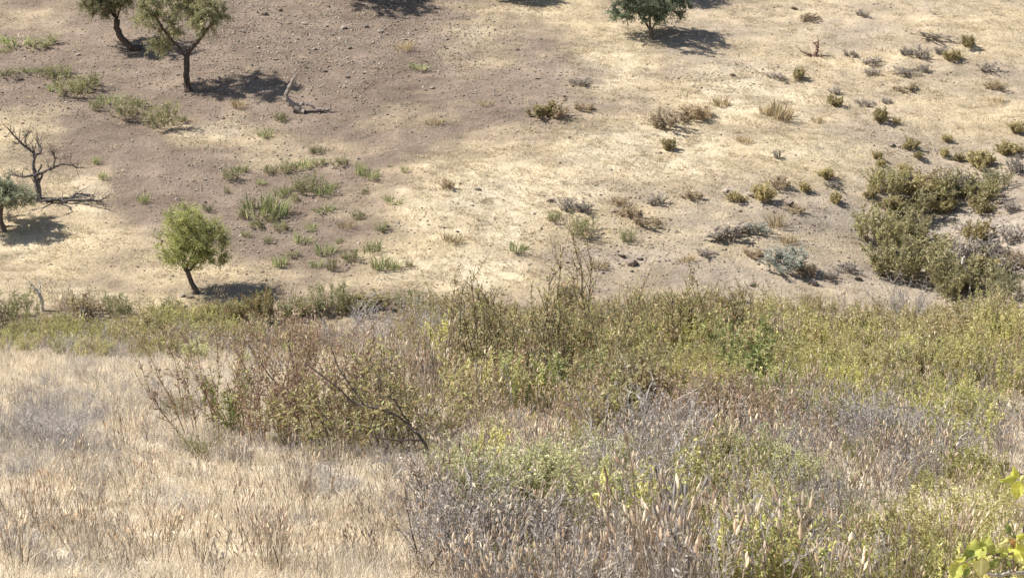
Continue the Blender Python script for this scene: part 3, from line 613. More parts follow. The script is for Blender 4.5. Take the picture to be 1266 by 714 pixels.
for px, py, wpx in [(975, 183, 0), (1102, 180, 14), (1112, 182, 9), (928, 242, 16), (936, 244, 12), (974, 252, 18), (896, 238, 10), (432, 60, 11), (424, 36, 12), (452, 34, 10), (470, 40, 12), (500, 50, 10), (410, 44, 10), (534, 110, 10), (664, 98, 11),
                    (640, 62, 10), (698, 120, 9), (320, 60, 10), (300, 40, 11), (340, 74, 10), (388, 62, 10), (376, 30, 12), (402, 90, 10), (430, 96, 10), (326, 18, 14), (346, 14, 10), (96, 68, 10), (25, 100, 10), (780, 326, 18), (768, 318, 14), (790, 320, 12),
                    (760, 262, 14), (790, 266, 12), (1230, 306, 18), (1245, 316, 14), (1216, 330, 14), (1258, 290, 14), (1150, 262, 14), (1176, 272, 12), (1235, 252, 12), (1206, 258, 12), (982, 12, 9), (906, 94, 9), (1060, 346, 14), (1040, 330, 12), (1004, 352, 14), (930, 352, 12), (1228, 284, 12), (680, 250, 12), (590, 235, 9), (235, 368, 12), (224, 366, 10)]:
    if not wpx: continue
    base, mpp = at(px, py); me = ROCKS[rng.integers(6)]; o = link('stone', me)
    s = wpx * mpp * (.75 if px < 720 and py < 200 else 1); o.scale = (s * 1.1, s * rng.uniform(.7, 1), s * rng.uniform(.6, .9)); o.location = base + np.array([0, 0, s * .12])
    o.rotation_euler = (rng.normal(0, .2), rng.normal(0, .2), rng.uniform(0, 6.28))
    tag(o, 'angular grey-brown stone lying loose on the far hillside', 'stone', 'loose stones on the hillside')
# clods and gravel too many to count
P, px, py = sample_ground(190000, 92, 150, pylim=(-40, 420))
dn = blobs(px, py, [(320, 60, 190, 80, 1.3), (460, 50, 150, 60, 1.5), (380, 130, 150, 50, .6), (640, 110, 100, 50, .5), (60, 110, 150, 60, .5), (330, 260, 160, 80, .5), (760, 290, 120, 60, .5), (1180, 300, 120, 60, .6), (960, 300, 120, 60, .3), (890, 90, 60, 25, .5)]) + .06
dn = dn * (0.4 + 1.6 * np.clip(fbm(P[:, 0] / 2, P[:, 1] / 2, 3, 91) + .35, 0, 1))
k = rng.uniform(0, 1, len(P)) < dn * .8
P = P[k]; sc = np.clip(rng.lognormal(-2.5, .45, len(P)), .03, .24)
scatter('gravel', 'loose clods and gravel strewn over the brown earth', 'gravel', P, rng.integers(0, 6, len(P)), sc, ROCKS, tilt=.4)

# ------------------------------------------------------------------ far dry grass
FG = [merged('far_grass', (tuft(26, .17, .26, 1.3, .022, STRAW_FAR, .7), M_STRAW)) for _ in range(4)]
P, px, py = sample_ground(90000, 90, 150, pylim=(-40, 430))
sw = blobs(px + 25 * fbm(P[:, 0] / 2, P[:, 1] / 2, 3, 5), py, straw_blobs) - .5 * blobs(px, py, earth_blobs)
k = rng.uniform(0, 1, len(P)) < np.clip(sw * .45 + .02 + .6 * fbm(P[:, 0] / 1.5, P[:, 1] / 1.5, 3, 95), 0.05, .6)
P = P[k]; scatter('dry_grass', 'short sun-bleached dry grass covering the far hillside', 'grass', P, rng.integers(0, 4, len(P)), rng.uniform(.5, 1.5, len(P)), FG)

# ------------------------------------------------------------------ near slope ground cover (uncountable)
def edge(py): return np.interp(py, [380, 430, 470, 540, 570, 620, 714, 760], [330, 330, 470, 520, 540, 505, 515, 520])
G1 = [merged('grass', (tuft(60, .24, .24, 1.1, .008, STRAW, .8), M_STRAW)) for _ in range(4)]
G2 = [merged('tall_grass', (tuft(40, .55, .20, .45, .008, STRAW, .4), M_STRAW)) for _ in range(2)]
G3 = [merged('grey_grass', (tuft(50, .32, .22, .8, .009, GREY, .6), M_STRAW)) for _ in range(2)]
P, px, py = sample_ground(26000, 20, 66)
kind = rng.choice(8, len(P), p=[.23, .23, .21, .20, .04, .03, .03, .03])
gz_ = blobs(px, py, [(60, 535, 70, 45, 1), (420, 600, 30, 20, .8), (210, 500, 60, 20, .5), (130, 430, 60, 25, .5), (30, 640, 50, 30, .4), (380, 560, 130, 18, .6)])
kind = np.where(rng.uniform(0, 1, len(P)) < gz_ * .8, 6 + rng.integers(0, 2, len(P)), kind)
kp = ((px < edge(py) + 60) & (rng.uniform(0, 1, len(P)) < .95 - 1.6 * np.clip(fbm(P[:, 0] / 1.1, P[:, 1] / 1.1, 4, 83) - .05, 0, 1))) | (rng.uniform(0, 1, len(P)) < .3)
P = P[kp]; kind = kind[kp]
scatter('dry_grass', 'pale straw grass matting the near slope', 'grass', P, kind, rng.uniform(.6, 1.35, len(P)), G1 + G2 + G3, tilt=.15)

def seedm(n, h, sp, ln, sc_, sp_, **k):
    a, b = seedplant(n, h, sp, ln, sc_, sp_, **k); return merged('seed_stalks', (a, M_STRAW), (b, M_STRAW))
def leafm(*a, **k):
    x, y = shrub(*a, **k); return merged('leafy_stalks', (x, M_BARK), (y, M_LEAF))
S_SEED = [seedm(11, .85, .5, .35, BROWNSTEM, SEED, branch=1.2) for _ in range(3)] + [seedm(11, .8, .5, .35, GREYSTEM, SEED + GREY, branch=1.2) for _ in range(2)]
S_GREY = [leafm(12, .8, .5, .5, .007, GREYSTEM, GREY, sub=4, dens=18, leafL=.06, leafW=.02) for _ in range(2)]
S_YG = [leafm(16, .75, .5, .45, .006, (.26, .22, .09), pl_, sub=4, dens=58, leafL=.065, leafW=.023) for pl_ in ([(4, (.60, .57, .22)), (3, (.48, .48, .16)), (2, (.70, .64, .34)), (1, (.36, .36, .12))], YG + [(3, (.30, .33, .11))])]
S_OL = [leafm(14, 1.0, .5, .3, .007, BROWNSTEM, OLIVE + [(3, (.33, .25, .13))], sub=4, dens=34, leafL=.09, leafW=.03) for _ in range(2)]
S_BR = [leafm(14, .95, .5, .3, .007, REDSTEM, RED, sub=4, dens=30, leafL=.085, leafW=.026) for _ in range(1)]
S_PL = [leafm(16, .8, .5, .4, .006, (.30, .27, .13), PLUME, sub=6, dens=70, leafL=.065, leafW=.017) for _ in range(1)]
PROT = S_SEED + S_GREY + S_YG + S_OL + S_BR + S_PL       # 0-4 seed, 5-6 grey, 7-8 yg, 9-10 olive, 11 brown, 12 plume
P, px, py = sample_ground(14500, 20, 94)
qx = px + 50 * fbm(P[:, 0] / 2, P[:, 1] / 2, 2, 101); qy = py - 1.0 * (0.5 * FPX / np.maximum(P[:, 1], 1)) + 30 * fbm(P[:, 0] / 2, P[:, 1] / 2, 2, 107)
scrub = (px + 190 * fbm(P[:, 0] / 1.8, P[:, 1] / 1.8, 3, 111) > edge(py)) & (P[:, 1] < 72)
gul = (P[:, 1] > 60)
left = ~scrub & ~gul
Wt = np.zeros((len(P), 13)) + 1e-4
seedw = blobs(qx, qy, [(900, 550, 420, 60, 1), (620, 520, 130, 90, .9), (680, 670, 140, 70, 1), (1010, 660, 60, 60, .6), (1180, 520, 140, 60, 1), (560, 560, 50, 60, .8)]) + .32
greyw = blobs(qx, qy, [(800, 540, 70, 60, 1), (560, 600, 60, 60, .7), (660, 690, 150, 30, .6), (1050, 540, 160, 60, 1.0), (900, 580, 120, 60, .7), (700, 660, 170, 60, .6), (1010, 650, 60, 60, .5), (480, 390, 100, 30, .7), (150, 470, 160, 50, .8), (60, 530, 80, 50, .9), (250, 450, 120, 30, .6)])
ygw = blobs(qx, qy, [(950, 430, 100, 45, 1), (1100, 450, 140, 40, .9), (900, 640, 70, 60, 1), (1140, 660, 130, 60, 1.1), (1040, 580, 80, 30, .4), (700, 580, 60, 40, .4), (1230, 430, 60, 40, .8), (640, 380, 60, 40, .5), (830, 430, 90, 30, .7), (70, 405, 130, 14, .9), (240, 395, 90, 12, .6)])
olw = blobs(qx, qy, [(860, 380, 140, 50, 1), (660, 400, 110, 60, .9), (1010, 380, 120, 40, .5), (1200, 400, 90, 40, .6), (200, 400, 160, 16, 1), (720, 460, 140, 40, .6), (1100, 420, 150, 40, .4)])
brw = blobs(qx, qy, [(620, 430, 90, 50, .7), (900, 490, 80, 40, .6), (330, 440, 60, 30, .5), (960, 540, 50, 30, .6), (1220, 380, 60, 30, .4)])
plw = blobs(qx, qy, [(640, 580, 70, 40, 1.2), (760, 560, 50, 30, .7), (1000, 600, 60, 40, .5)])
Wt[:, 0:5] += seedw[:, None] / 5; Wt[:, 5:7] += greyw[:, None] / 2; ygw = ygw * 1.6 + np.where(qx > 540, .07, 0) + blobs(qx, qy, [(700, 440, 160, 50, .6), (640, 560, 100, 40, .3), (1000, 490, 260, 40, .35), (1180, 640, 120, 70, .5), (880, 660, 100, 60, .4)])
ygw = ygw * np.clip(1.15 - (qy - 470) / 160, .38, 1.15)
Wt[:, 7:9] += ygw[:, None] / 2; Wt[:, 9:11] += olw[:, None] / 2; Wt[:, 11] += brw * .45; Wt[:, 12] += plw
for kk_, cols in enumerate(((0, 5), (5, 7), (7, 9), (9, 11), (11, 12), (12, 13))):      # patches where one plant takes over
    Wt[:, cols[0]:cols[1]] *= np.exp(5.0 * fbm(P[:, 0] / 1.7, P[:, 1] / 2.2, 3, 300 + 17 * kk_))[:, None]
Wt /= Wt.sum(1)[:, None]
kind = (np.cumsum(Wt, 1) < rng.uniform(0, 1, len(P))[:, None]).sum(1).clip(0, 12)
keep = scrub | (gul & (rng.uniform(0, 1, len(P)) < .75)) | (left & (rng.uniform(0, 1, len(P)) < .10 + 1.3 * np.clip(fbm(P[:, 0] / 1.6, P[:, 1] / 1.6, 3, 141) + .03, 0, 1)))
kind = np.where(left & (kind > 6), np.where(rng.uniform(0, 1, len(P)) < .22, 12, rng.integers(0, 7, len(P))), kind)
keep &= rng.uniform(0, 1, len(P)) < np.where(P[:, 1] > 44, .68, .8) + .9 * fbm(P[:, 0] / 1.3, P[:, 1] / 1.6, 2, 171)
Pk = P[keep]; scl = rng.uniform(.55, 1.15, len(Pk)) * (1 + 1.9 * fbm(Pk[:, 0] / 2.2, Pk[:, 1] / 2.6, 3, 131)) * np.where(px[keep] > 980, .8, 1.0) * np.where(left[keep], rng.uniform(.35, .8, len(Pk)), np.where(gul[keep] & ~scrub[keep], .85, 1.0))
scatter('scrub', 'tangled dry stalks with tan seed heads and leafy stems covering the near slope', 'scrub', Pk, kind[keep], scl, PROT)

# ------------------------------------------------------------------ near slope: single bushes and plants
N_RED = variants(3, lambda: sm(shrub(30, 1.9, 2.2, .40, .009, (.25, .14, .10), RED + [(1, YG[0][1])], sub=6, sublen=.28, dens=26, leafL=.09, leafW=.024, lo=.25, wob=.12)))
N_OLV = variants(3, lambda: sm(shrub(18, 1.5, 1.4, .8, .012, (.13, .10, .08), YG + GREEN[2:] + [(3, (.42, .30, .16))], sub=7, sublen=.35, dens=17, leafL=.085, leafW=.03, lo=.25, wob=.17, twig=2)))
N_TALL = variants(3, lambda: sm(shrub(12, 2.2, .8, .45, .014, DARKSTEM, OLIVE + YG + [(2, (.36, .20, .09))], sub=7, sublen=.30, dens=24, leafL=.095, leafW=.03, lo=.3, wob=.10)))
N_BARE = variants(4, lambda: sm(shrub(5, 3.0, .6, .5, .015, (.13, .095, .078), [(3, (.40, .37, .16)), (2, (.40, .27, .14)), (1, (.30, .34, .12))], sub=8, sublen=.26, dens=11, leafL=.09, leafW=.028, lo=.3, wob=.13, sublean=.6, twig=1)))
N_YG = variants(3, lambda: sm(shrub(26, 1.2, .9, .45, .008, (.25, .20, .09), YG, sub=5, sublen=.3, dens=62, leafL=.066, leafW=.022, lo=.15)))
N_LEAFY = variants(2, lambda: sm(shrub(18, 1.3, .8, .35, .008, BROWNSTEM, GREEN + YG[:1], sub=5, sublen=.3, dens=48, leafL=.10, leafW=.034, lo=.1)))
N_GREY = variants(3, lambda: sm(shrub(20, 1.1, .8, .55, .008, GREYSTEM, GREY, sub=8, sublen=.35, dens=16, leafL=.04, leafW=.011, wob=.16, twig=2), M_STRAW))
N_PLUME = variants(2, lambda: sm(shrub(18, 1.1, .6, .45, .009, (.17, .14, .10), PLUME, sub=8, sublen=.35, dens=80, leafL=.065, leafW=.017, lo=.4, twig=1)))
N_SEED = variants(4, lambda: sm(seedplant(11, 1.0, .35, .6, (.31, .25, .18), SEED, branch=1.6, r0=.007), M_STRAW, nm=('stalks', 'seed_heads')))
N_DARK = variants(3, lambda: sm(shrub(13, 1.2, .5, .65, .009, (.16, .13, .11), SEED + GREY, sub=6, sublen=.4, dens=7, leafL=.09, leafW=.028, lo=.5, wob=.15, twig=1), M_STRAW))
N_FAN = variants(1, lambda: sm(shrub(16, .8, .2, 1.0, .006, (.26, .22, .12), [(3, (.38, .35, .18)), (2, (.30, .28, .13))], sub=5, sublen=.35, dens=60, leafL=.05, leafW=.012, lo=.4)))
NK = {'dark': (N_DARK, 1.15, 'dead_shrub', 'shrub'), 'red': (N_RED, 1.8, 'shrub', 'shrub'), 'olv': (N_OLV, 1.5, 'shrub', 'shrub'), 'tall': (N_TALL, 2.1, 'shrub', 'shrub'), 'bare': (N_BARE, 2.8, 'shrub', 'shrub'), 'yg': (N_YG, 1.15, 'shrub', 'shrub'),
      'leafy': (N_LEAFY, 1.25, 'shrub', 'shrub'), 'grey': (N_GREY, 1.1, 'dead_shrub', 'shrub'), 'plume': (N_PLUME, 1.1, 'feathery_plant', 'plant'), 'seed': (N_SEED, 1.05, 'seed_head_plant', 'plant'), 'fan': (N_FAN, .75, 'shrub', 'shrub')}
def near(kind, px, py, hpx, label, group=None, wide=1.0):
    base, mpp = at(px, py); vs, h, nm, cat = NK[kind]; s = hpx * mpp / h
    return thing(nm, label, cat, base - np.array([0, 0, .04]), vs[rng.integers(len(vs))], rng.uniform(0, 6.28), (s * wide, s * wide, s), group)
for a in [
    ('red', 318, 542, 140, 'red-brown upright bush on the pale grass, widest of its colour', None, 1.1), ('red', 372, 548, 150, 'red-brown bush leaning against the olive bush with arching black limb', None, .9), ('red', 425, 540, 125, 'loose red-brown bush behind the arching black limb', None, .9),
    ('leafy', 276, 535, 70, 'small green leafy plant at the foot of the red-brown bush'), ('olv', 445, 562, 120, 'yellow-green bush with the arching black limb', None, 1.2), ('olv', 505, 562, 100, 'olive bush at the root of the arching black limb', None, 1.0), ('olv', 395, 558, 80, 'low olive bush between the red-brown bush and the arching limb'),
    ('tall', 470, 540, 130, 'loose brown-stemmed shrub rising behind the arching black limb'),
    ('bare', 662, 480, 215, 'gaunt bare-stemmed shrub rising highest out of the thicket'), ('bare', 745, 462, 175, 'dark bare stem with side twigs leaning over the thicket'), ('bare', 606, 470, 165, 'thin bare shrub at the pale edge of the thicket'), ('bare', 800, 455, 90, 'slender bare stems beside the bronze upright bush'), ('bare', 540, 465, 110, 'small bare shrub standing before the grey dead bush'),
    ('tall', 640, 490, 130, 'orange-tinted leafy shrub under the gaunt bare stems'), ('tall', 700, 480, 110, 'yellow and green leafy shrub beside the gaunt bare stems'), ('tall', 590, 480, 125, 'tall leafy shrub at the pale edge of the thicket'),
    ('leafy', 650, 510, 70, 'bright green leafy plant deep in the thicket'), ('leafy', 720, 500, 66, 'green leafy plant under the dark bare stem'), ('leafy', 915, 490, 90, 'lime green leafy bush beside the olive-brown upright stems'), ('leafy', 940, 505, 60, 'bright green leafy bush in the yellow-green thicket'),
    ('tall', 880, 450, 110, 'olive-brown bush of many upright stems', None, 1.2), ('tall', 840, 450, 95, 'bronze upright bush touching the olive-brown stems'), ('tall', 925, 445, 90, 'rusty upright bush behind the lime green bush'), ('tall', 780, 455, 95, 'brown-green upright bush behind the dark bare stem'),
    ('grey', 800, 610, 120, 'lilac-grey dead bush, biggest among the seed heads', None, 1.1), ('grey', 745, 600, 66, 'grey dead bush by the feathery pale green plants'), ('grey', 560, 700, 110, 'grey dead bush at the border of pale grass and thicket'), ('grey', 620, 712, 120, 'dark-stemmed grey dead bush in front of the feathery plants'), ('grey', 60, 560, 60, 'blue-grey dead bush in the pale grass', None, 1.5), ('grey', 20, 548, 50, 'low grey dead bush in the pale grass beside the blue-grey one', None, 1.4), ('grey', 1060, 560, 80, 'lilac-grey dead bush among the pinkish seed heads', None, 1.3), ('grey', 530, 430, 60, 'grey dead bush behind the pale clearing'), ('grey', 455, 425, 50, 'smoky grey bush behind the arching black limb', None, 1.4), ('grey', 1120, 400, 60, 'pale tall grey tuft in front of the green hillside bushes'),
    ('plume', 590, 640, 80, 'feathery pale green plant with a thick dark stem'), ('plume', 660, 640, 90, 'feathery pale green plant, biggest of its kind', None, 1.2), ('plume', 625, 625, 70, 'feathery pale green plant between two larger ones'), ('plume', 750, 600, 66, 'feathery cream-green plant beside the lilac-grey dead bush'), ('plume', 985, 620, 60, 'feathery green plant standing alone among seed heads'),
    ('fan', 225, 520, 46, 'small yellow-green broom-like shrub in the pale grass'), ('fan', 254, 566, 42, 'fan-shaped yellow-green shrublet in the pale grass', None, 1.4), ('fan', 505, 500, 40, 'pale fan-shaped shrublet in the clearing behind the arching limb'),
    ('yg', 905, 690, 80, 'yellow-green bush among seed heads', None, 1.2), ('yg', 870, 714, 76, 'yellow-green bush crowding the bare black twigs'), ('yg', 940, 655, 66, 'bright yellow-green bush uphill of the seed heads'), ('yg', 1110, 712, 90, 'golden-green bush in the leafy patch by the broad-leaved branch', None, 1.2), ('yg', 1160, 690, 84, 'dense yellow-green bush behind the broad-leaved branch', None, 1.2), ('yg', 1215, 680, 80, 'dry-tipped yellow-green bush behind the broad-leaved branch'),
    ('red', 965, 560, 44, 'rust-brown dry bush amid grey stalks', None, .7), ('red', 1235, 470, 66, 'rust-brown bush in the yellow-green thicket', None, .8),
    ]:
    near(*a)
for i in range(26):
    x = rng.uniform(780, 1260); y = rng.uniform(425, 500)
    near('yg', x, y, rng.uniform(44, 66), 'yellow-green leafy bush in the thicket above the grey stalks', 'yellow-green thicket bushes')
for i in range(22):
    x = rng.uniform(5, 330); p = np.array([0, 0, 0]); y_ = rng.uniform(66, 86); X = (x - 633) / FPX * y_ * 1.01
    s = rng.uniform(.8, 1.15); kk = 'tall' if rng.uniform() < .3 else 'yg'; s *= .62 if kk == 'tall' else 1
    nm = NK[kk]
    thing('shrub', 'olive-yellow shrub growing down in the gully', 'shrub', (X, y_, float(H(X, y_)) - .04), nm[0][rng.integers(len(nm[0]))], rng.uniform(0, 6), (s, s, s), 'olive-yellow gully shrubs')
for x, y, h in [(545, 690, 110), (575, 714, 120), (610, 700, 110), (640, 716, 120), (670, 700, 90), (700, 716, 110), (735, 705, 96), (770, 716, 100), (800, 690, 80), (530, 640, 90), (600, 660, 80), (720, 660, 70), (980, 700, 80), (1020, 716, 90), (1050, 680, 70), (1000, 650, 60), (850, 610, 66), (1120, 600, 60), (560, 590, 70), (1180, 560, 50)]:
    near('dark', x, y, h, 'dark-stemmed dead bush tangled among the seed-head stalks', 'dark dead bushes in the thicket')
for x, y, h in [(100, 470, 26), (150, 490, 24), (205, 470, 22), (240, 485, 24), (60, 480, 22), (130, 520, 26), (30, 590, 34), (120, 600, 30), (230, 640, 34), (390, 612, 26), (430, 610, 22), (300, 575, 26), (20, 690, 44), (60, 705, 40), (340, 665, 34), (480, 640, 40), (500, 600, 50)]:
    near('grey', x, y, h, 'low grey dead bush scattered through the pale grass', 'grey dead bushes in the pale grass', 1.3)
for i in range(34):
    x = rng.uniform(0, 345); y = rng.uniform(424, 446)
    kk = ('yg', 'olv', 'grey', 'plume')[rng.choice(4, p=[.4, .25, .2, .15])]
    near(kk, x, y, rng.uniform(14, 34), {'yg': 'small yellow-green bush on the rim of the pale grass', 'olv': 'small twiggy olive bush on the rim of the pale grass', 'grey': 'small grey dead bush on the rim of the pale grass', 'plume': 'small feathery plant on the rim of the pale grass'}[kk], 'small bushes on the grassy rim, ' + kk.replace('yg', 'leafy').replace('olv', 'olive'), rng.uniform(1, 1.6))
for x, y, h in [(60, 660, 90), (20, 640, 70), (150, 560, 80), (165, 620, 84), (70, 630, 60), (200, 700, 80), (240, 706, 90), (312, 690, 96), (345, 700, 80), (420, 690, 70), (450, 655, 60), (180, 690, 70), (110, 700, 80), (30, 712, 90), (280, 640, 56), (385, 640, 50), (200, 610, 56), (130, 650, 60), (470, 700, 64), (90, 590, 56), (250, 600, 50), (350, 600, 46), (300, 712, 70), (150, 712, 76), (395, 712, 70)]:
    near('seed', x, y, h, 'dry seed-head plant standing clear in the pale grass', 'seed-head plants in the pale grass')
for i in range(30):
    x = rng.uniform(5, 480); y = rng.uniform(470, 712)
    near('seed', x, y, (y - 300) * rng.uniform(.14, .22), 'dry seed-head plant standing clear in the pale grass', 'seed-head plants in the pale grass')
for i in range(60):
    x = rng.uniform(560, 1250); y = rng.uniform(560, 712)
    near('seed', x, y, (y - 250) * rng.uniform(.17, .24), 'dry seed-head plant crowded in the grey-brown thicket', 'seed-head plants in the thicket')
# arching black limb of the olive bush, and bare dark twigs sticking out of the scrub
def limb(name, label, bx, by, limbs, col=(.085, .072, .064), twigs=11, twl=26):
    dead(name, label, 'branch', bx, by, limbs, col, twigs, twl, main='limb', other='twig')
limb('arching_branch', 'long black branch arching out of the olive bush over the grass', 528, 572,
     [([(0, -4, 0), (0, 22, 0), (-12, 40, 0), (-34, 62, 0), (-60, 72, 2), (-88, 76, 4), (-112, 100, 6), (-150, 128, 8)], 2.7, .7),
      ([(-76, 74, 3), (-95, 100, 10), (-110, 120, 14), (-118, 150, 16)], 1.3, .5), ([(-20, 50, 0), (-36, 80, -8), (-48, 92, -12)], 1.3, .5), ([(-6, 32, 0), (-40, 34, -8), (-70, 40, -14)], 1.6, .5), ([(-50, 68, 2), (-60, 94, 8), (-58, 110, 10)], 1.1, .4)])
limb('upright_branch', 'pale and dark forked branch standing in the red-brown bush', 365, 545, [([(0, -4, 0), (4, 40, 0), (2, 80, 0), (-6, 130, 0)], 1.8, .6), ([(3, 50, 0), (-30, 84, 4), (-60, 130, 6)], 1.2, .5)], (.10, .07, .06), 6, 26)
limb('bare_twig', 'black forked twig poking up through yellow-green bushes', 836, 712, [([(0, -4, 0), (-10, 24, 0), (-30, 46, 0)], 1.8, .7), ([(-6, 14, 0), (-26, 34, 3), (-36, 60, 4)], 1.2, .6)])
limb('bare_twig', 'curved black twig arching over the grey stalks', 1197, 625, [([(0, -4, 0), (0, 8, 0), (-14, 20, 0), (-34, 30, 0)], 1.6, .6), ([(-2, 9, 0), (-22, 16, 2)], 1.1, .6)], twigs=2, twl=10)
limb('bare_twig', 'white bent twig with bleached tips among grey stalks', 1178, 590, [([(0, -4, 0), (-2, 20, 0), (-12, 40, 0), (-16, 50, 0)], 1.5, .6), ([(-6, 30, 0), (4, 44, 2), (10, 56, 2)], 1.0, .5)], (.62, .58, .52), 5, 14)
limb('bare_twig', 'dark straight stem carrying a feathery pale green head', 583, 665, [([(0, -4, 0), (2, 40, 0), (-2, 90, 0)], 2.2, 1.2), ([(0, 60, 0), (-14, 78, 2)], 1.0, .5)], (.06, .05, .045), 4, 16)
limb('bare_twig', 'crossed black stems in front of the grey dead bush', 520, 712, [([(0, -4, 0), (-6, 40, 0), (-16, 90, 0)], 1.8, .7), ([(0, 0, 0), (26, 36, 0), (44, 80, 0)], 1.5, .6), ([(60, -2, 0), (76, 40, 2), (80, 84, 2)], 1.6, .6)], (.08, .065, .06), 4, 22)
limb('bare_twig', 'bare black twig sticking out of the pale grass', 350, 712, [([(0, -4, 0), (-6, 20, 0), (-12, 42, 0)], 1.5, .6)], (.07, .06, .055), 5, 14)

# ------------------------------------------------------------------ broad-leaved shrub at the camera's right
CR = Vector((1, 0, 0)); CU = Vector(UPV); CF = Vector(FWD)
def cpt(px, py, d): return CF * d + CR * ((px - 633) / FPX * d) + CU * (-(py - 357) / FPX * d)
bx, byy = 1.12, 3.9; bz = float(H(bx, byy))
root = bpy.data.objects.new('broad_leaved_shrub', None); COL.objects.link(root); root.location = (bx, byy, bz)
tag(root, 'branch of a shrub with shiny yellow-green broad leaves above the scrub', 'shrub')
off = Vector((bx, byy, bz))
def twigmesh(name, pts, r0, r1, col):
    mb = MB(); Q = np.array([list(p - off) for p in pts]); tl = np.linspace(0, 1, len(Q)); tt = np.linspace(0, 1, len(Q) * 4)
    P = np.stack([np.interp(tt, tl, Q[:, j]) for j in range(3)], 1); P[1:-1] += rng.normal(0, .0012, (len(P) - 2, 3))
    mb.tube(P, np.linspace(r0, r1, len(P)), col, 7, .08); link(name, mb.mesh(name, M_BARK), root)
D0 = 3.5
GW = (.38, .35, .31)
twigmesh('stem', [Vector((bx, byy, bz - .05)), Vector((bx - .02, byy - .1, bz + .5)), cpt(1330, 735, 3.75), cpt(1300, 700, 3.65), cpt(1290, 640, 3.6), cpt(1275, 575, 3.55)], .011, .004, GW)
twigmesh('branch', [cpt(1310, 716, 3.66), cpt(1275, 709, 3.6), cpt(1250, 706, 3.56), cpt(1236, 711, 3.53), cpt(1222, 709, 3.5), cpt(1208, 702, 3.47)], .0045, .0018, GW)
twigmesh('branch', [cpt(1250, 706, 3.56), cpt(1243, 696, 3.53), cpt(1239, 688, 3.5), cpt(1226, 684, 3.47)], .002, .001, (.16, .12, .09))
twigmesh('branch', [cpt(1295, 668, 3.62), cpt(1268, 676, 3.57), cpt(1250, 684, 3.52), cpt(1224, 685, 3.48), cpt(1200, 690, 3.45), cpt(1186, 698, 3.43)], .003, .0012, (.20, .16, .11))
twigmesh('branch', [cpt(1254, 706, 3.56), cpt(1253, 697, 3.54), cpt(1252, 688, 3.52)], .0016, .001, (.16, .12, .09))
twigmesh('branch', [cpt(1290, 640, 3.6), cpt(1268, 632, 3.55), cpt(1256, 630, 3.52)], .0022, .001, GW)
twigmesh('branch', [cpt(1280, 594, 3.57), cpt(1266, 586, 3.53), cpt(1260, 583, 3.51)], .002, .001, (.13, .1, .08))
twigmesh('branch', [cpt(1292, 655, 3.61), cpt(1268, 662, 3.56), cpt(1246, 660, 3.53)], .0018, .0008, (.25, .25, .10))
def leafmesh(curl, fold, col, tipcol, wav):
    nu, nv = 15, 19; V = []; F = []; C = []; ph = rng.uniform(0, 6)
    for j in range(nv):
        t = j / (nv - 1); wd = .40 * math.sin(math.pi * min(1, t ** .72 * .97 + .03)) ** .8 * (1 if t < 1 else 0) + .004
        wd *= 1 + .06 * math.sin(17 * t + ph) + .04 * math.sin(31 * t)
        for i in range(nu):
            u = i / (nu - 1) * 2 - 1
            zz = curl * (t - .3) ** 2 - fold * (1 - abs(u)) ** 1.3 * wd + wav * math.sin(9 * t + 2 * u + ph) * abs(u) + .012 * math.sin((t - .45 * abs(u)) * 44)
            V.append((u * wd * (1 - .25 * fold), t + .06 * abs(u) ** 2 * (t < .2), zz))
    for j in range(nv - 1):
        for i in range(nu - 1):
            F.append((j * nu + i, j * nu + i + 1, (j + 1) * nu + i + 1, (j + 1) * nu + i))
            t = j / nv; u = abs(i - 6.5) / 6.5; m = min(max(u - .55, 0) * 1.3 + max(t - .7, 0), 1)
            c = np.array(col) * (1 - m) + np.array(tipcol) * m
            if i in (6, 7): c = c * 1.25 + .03
            elif ((t - .45 * u) * 7) % 1 < .22: c = c * .88
            if u > .9 and rng.uniform() < .2: c = np.array((.34, .22, .10))
            C.append(c)
    mb = MB(); mb.add(V, F, np.array(C)); me = mb.mesh('leaf', M_BROAD)
    for p in me.polygons: p.use_smooth = True
    return me
YEL = (.66, .68, .13); PALE = (.74, .74, .34); MID = (.46, .50, .13); DRK = (.17, .22, .06); BRN = (.40, .24, .09)
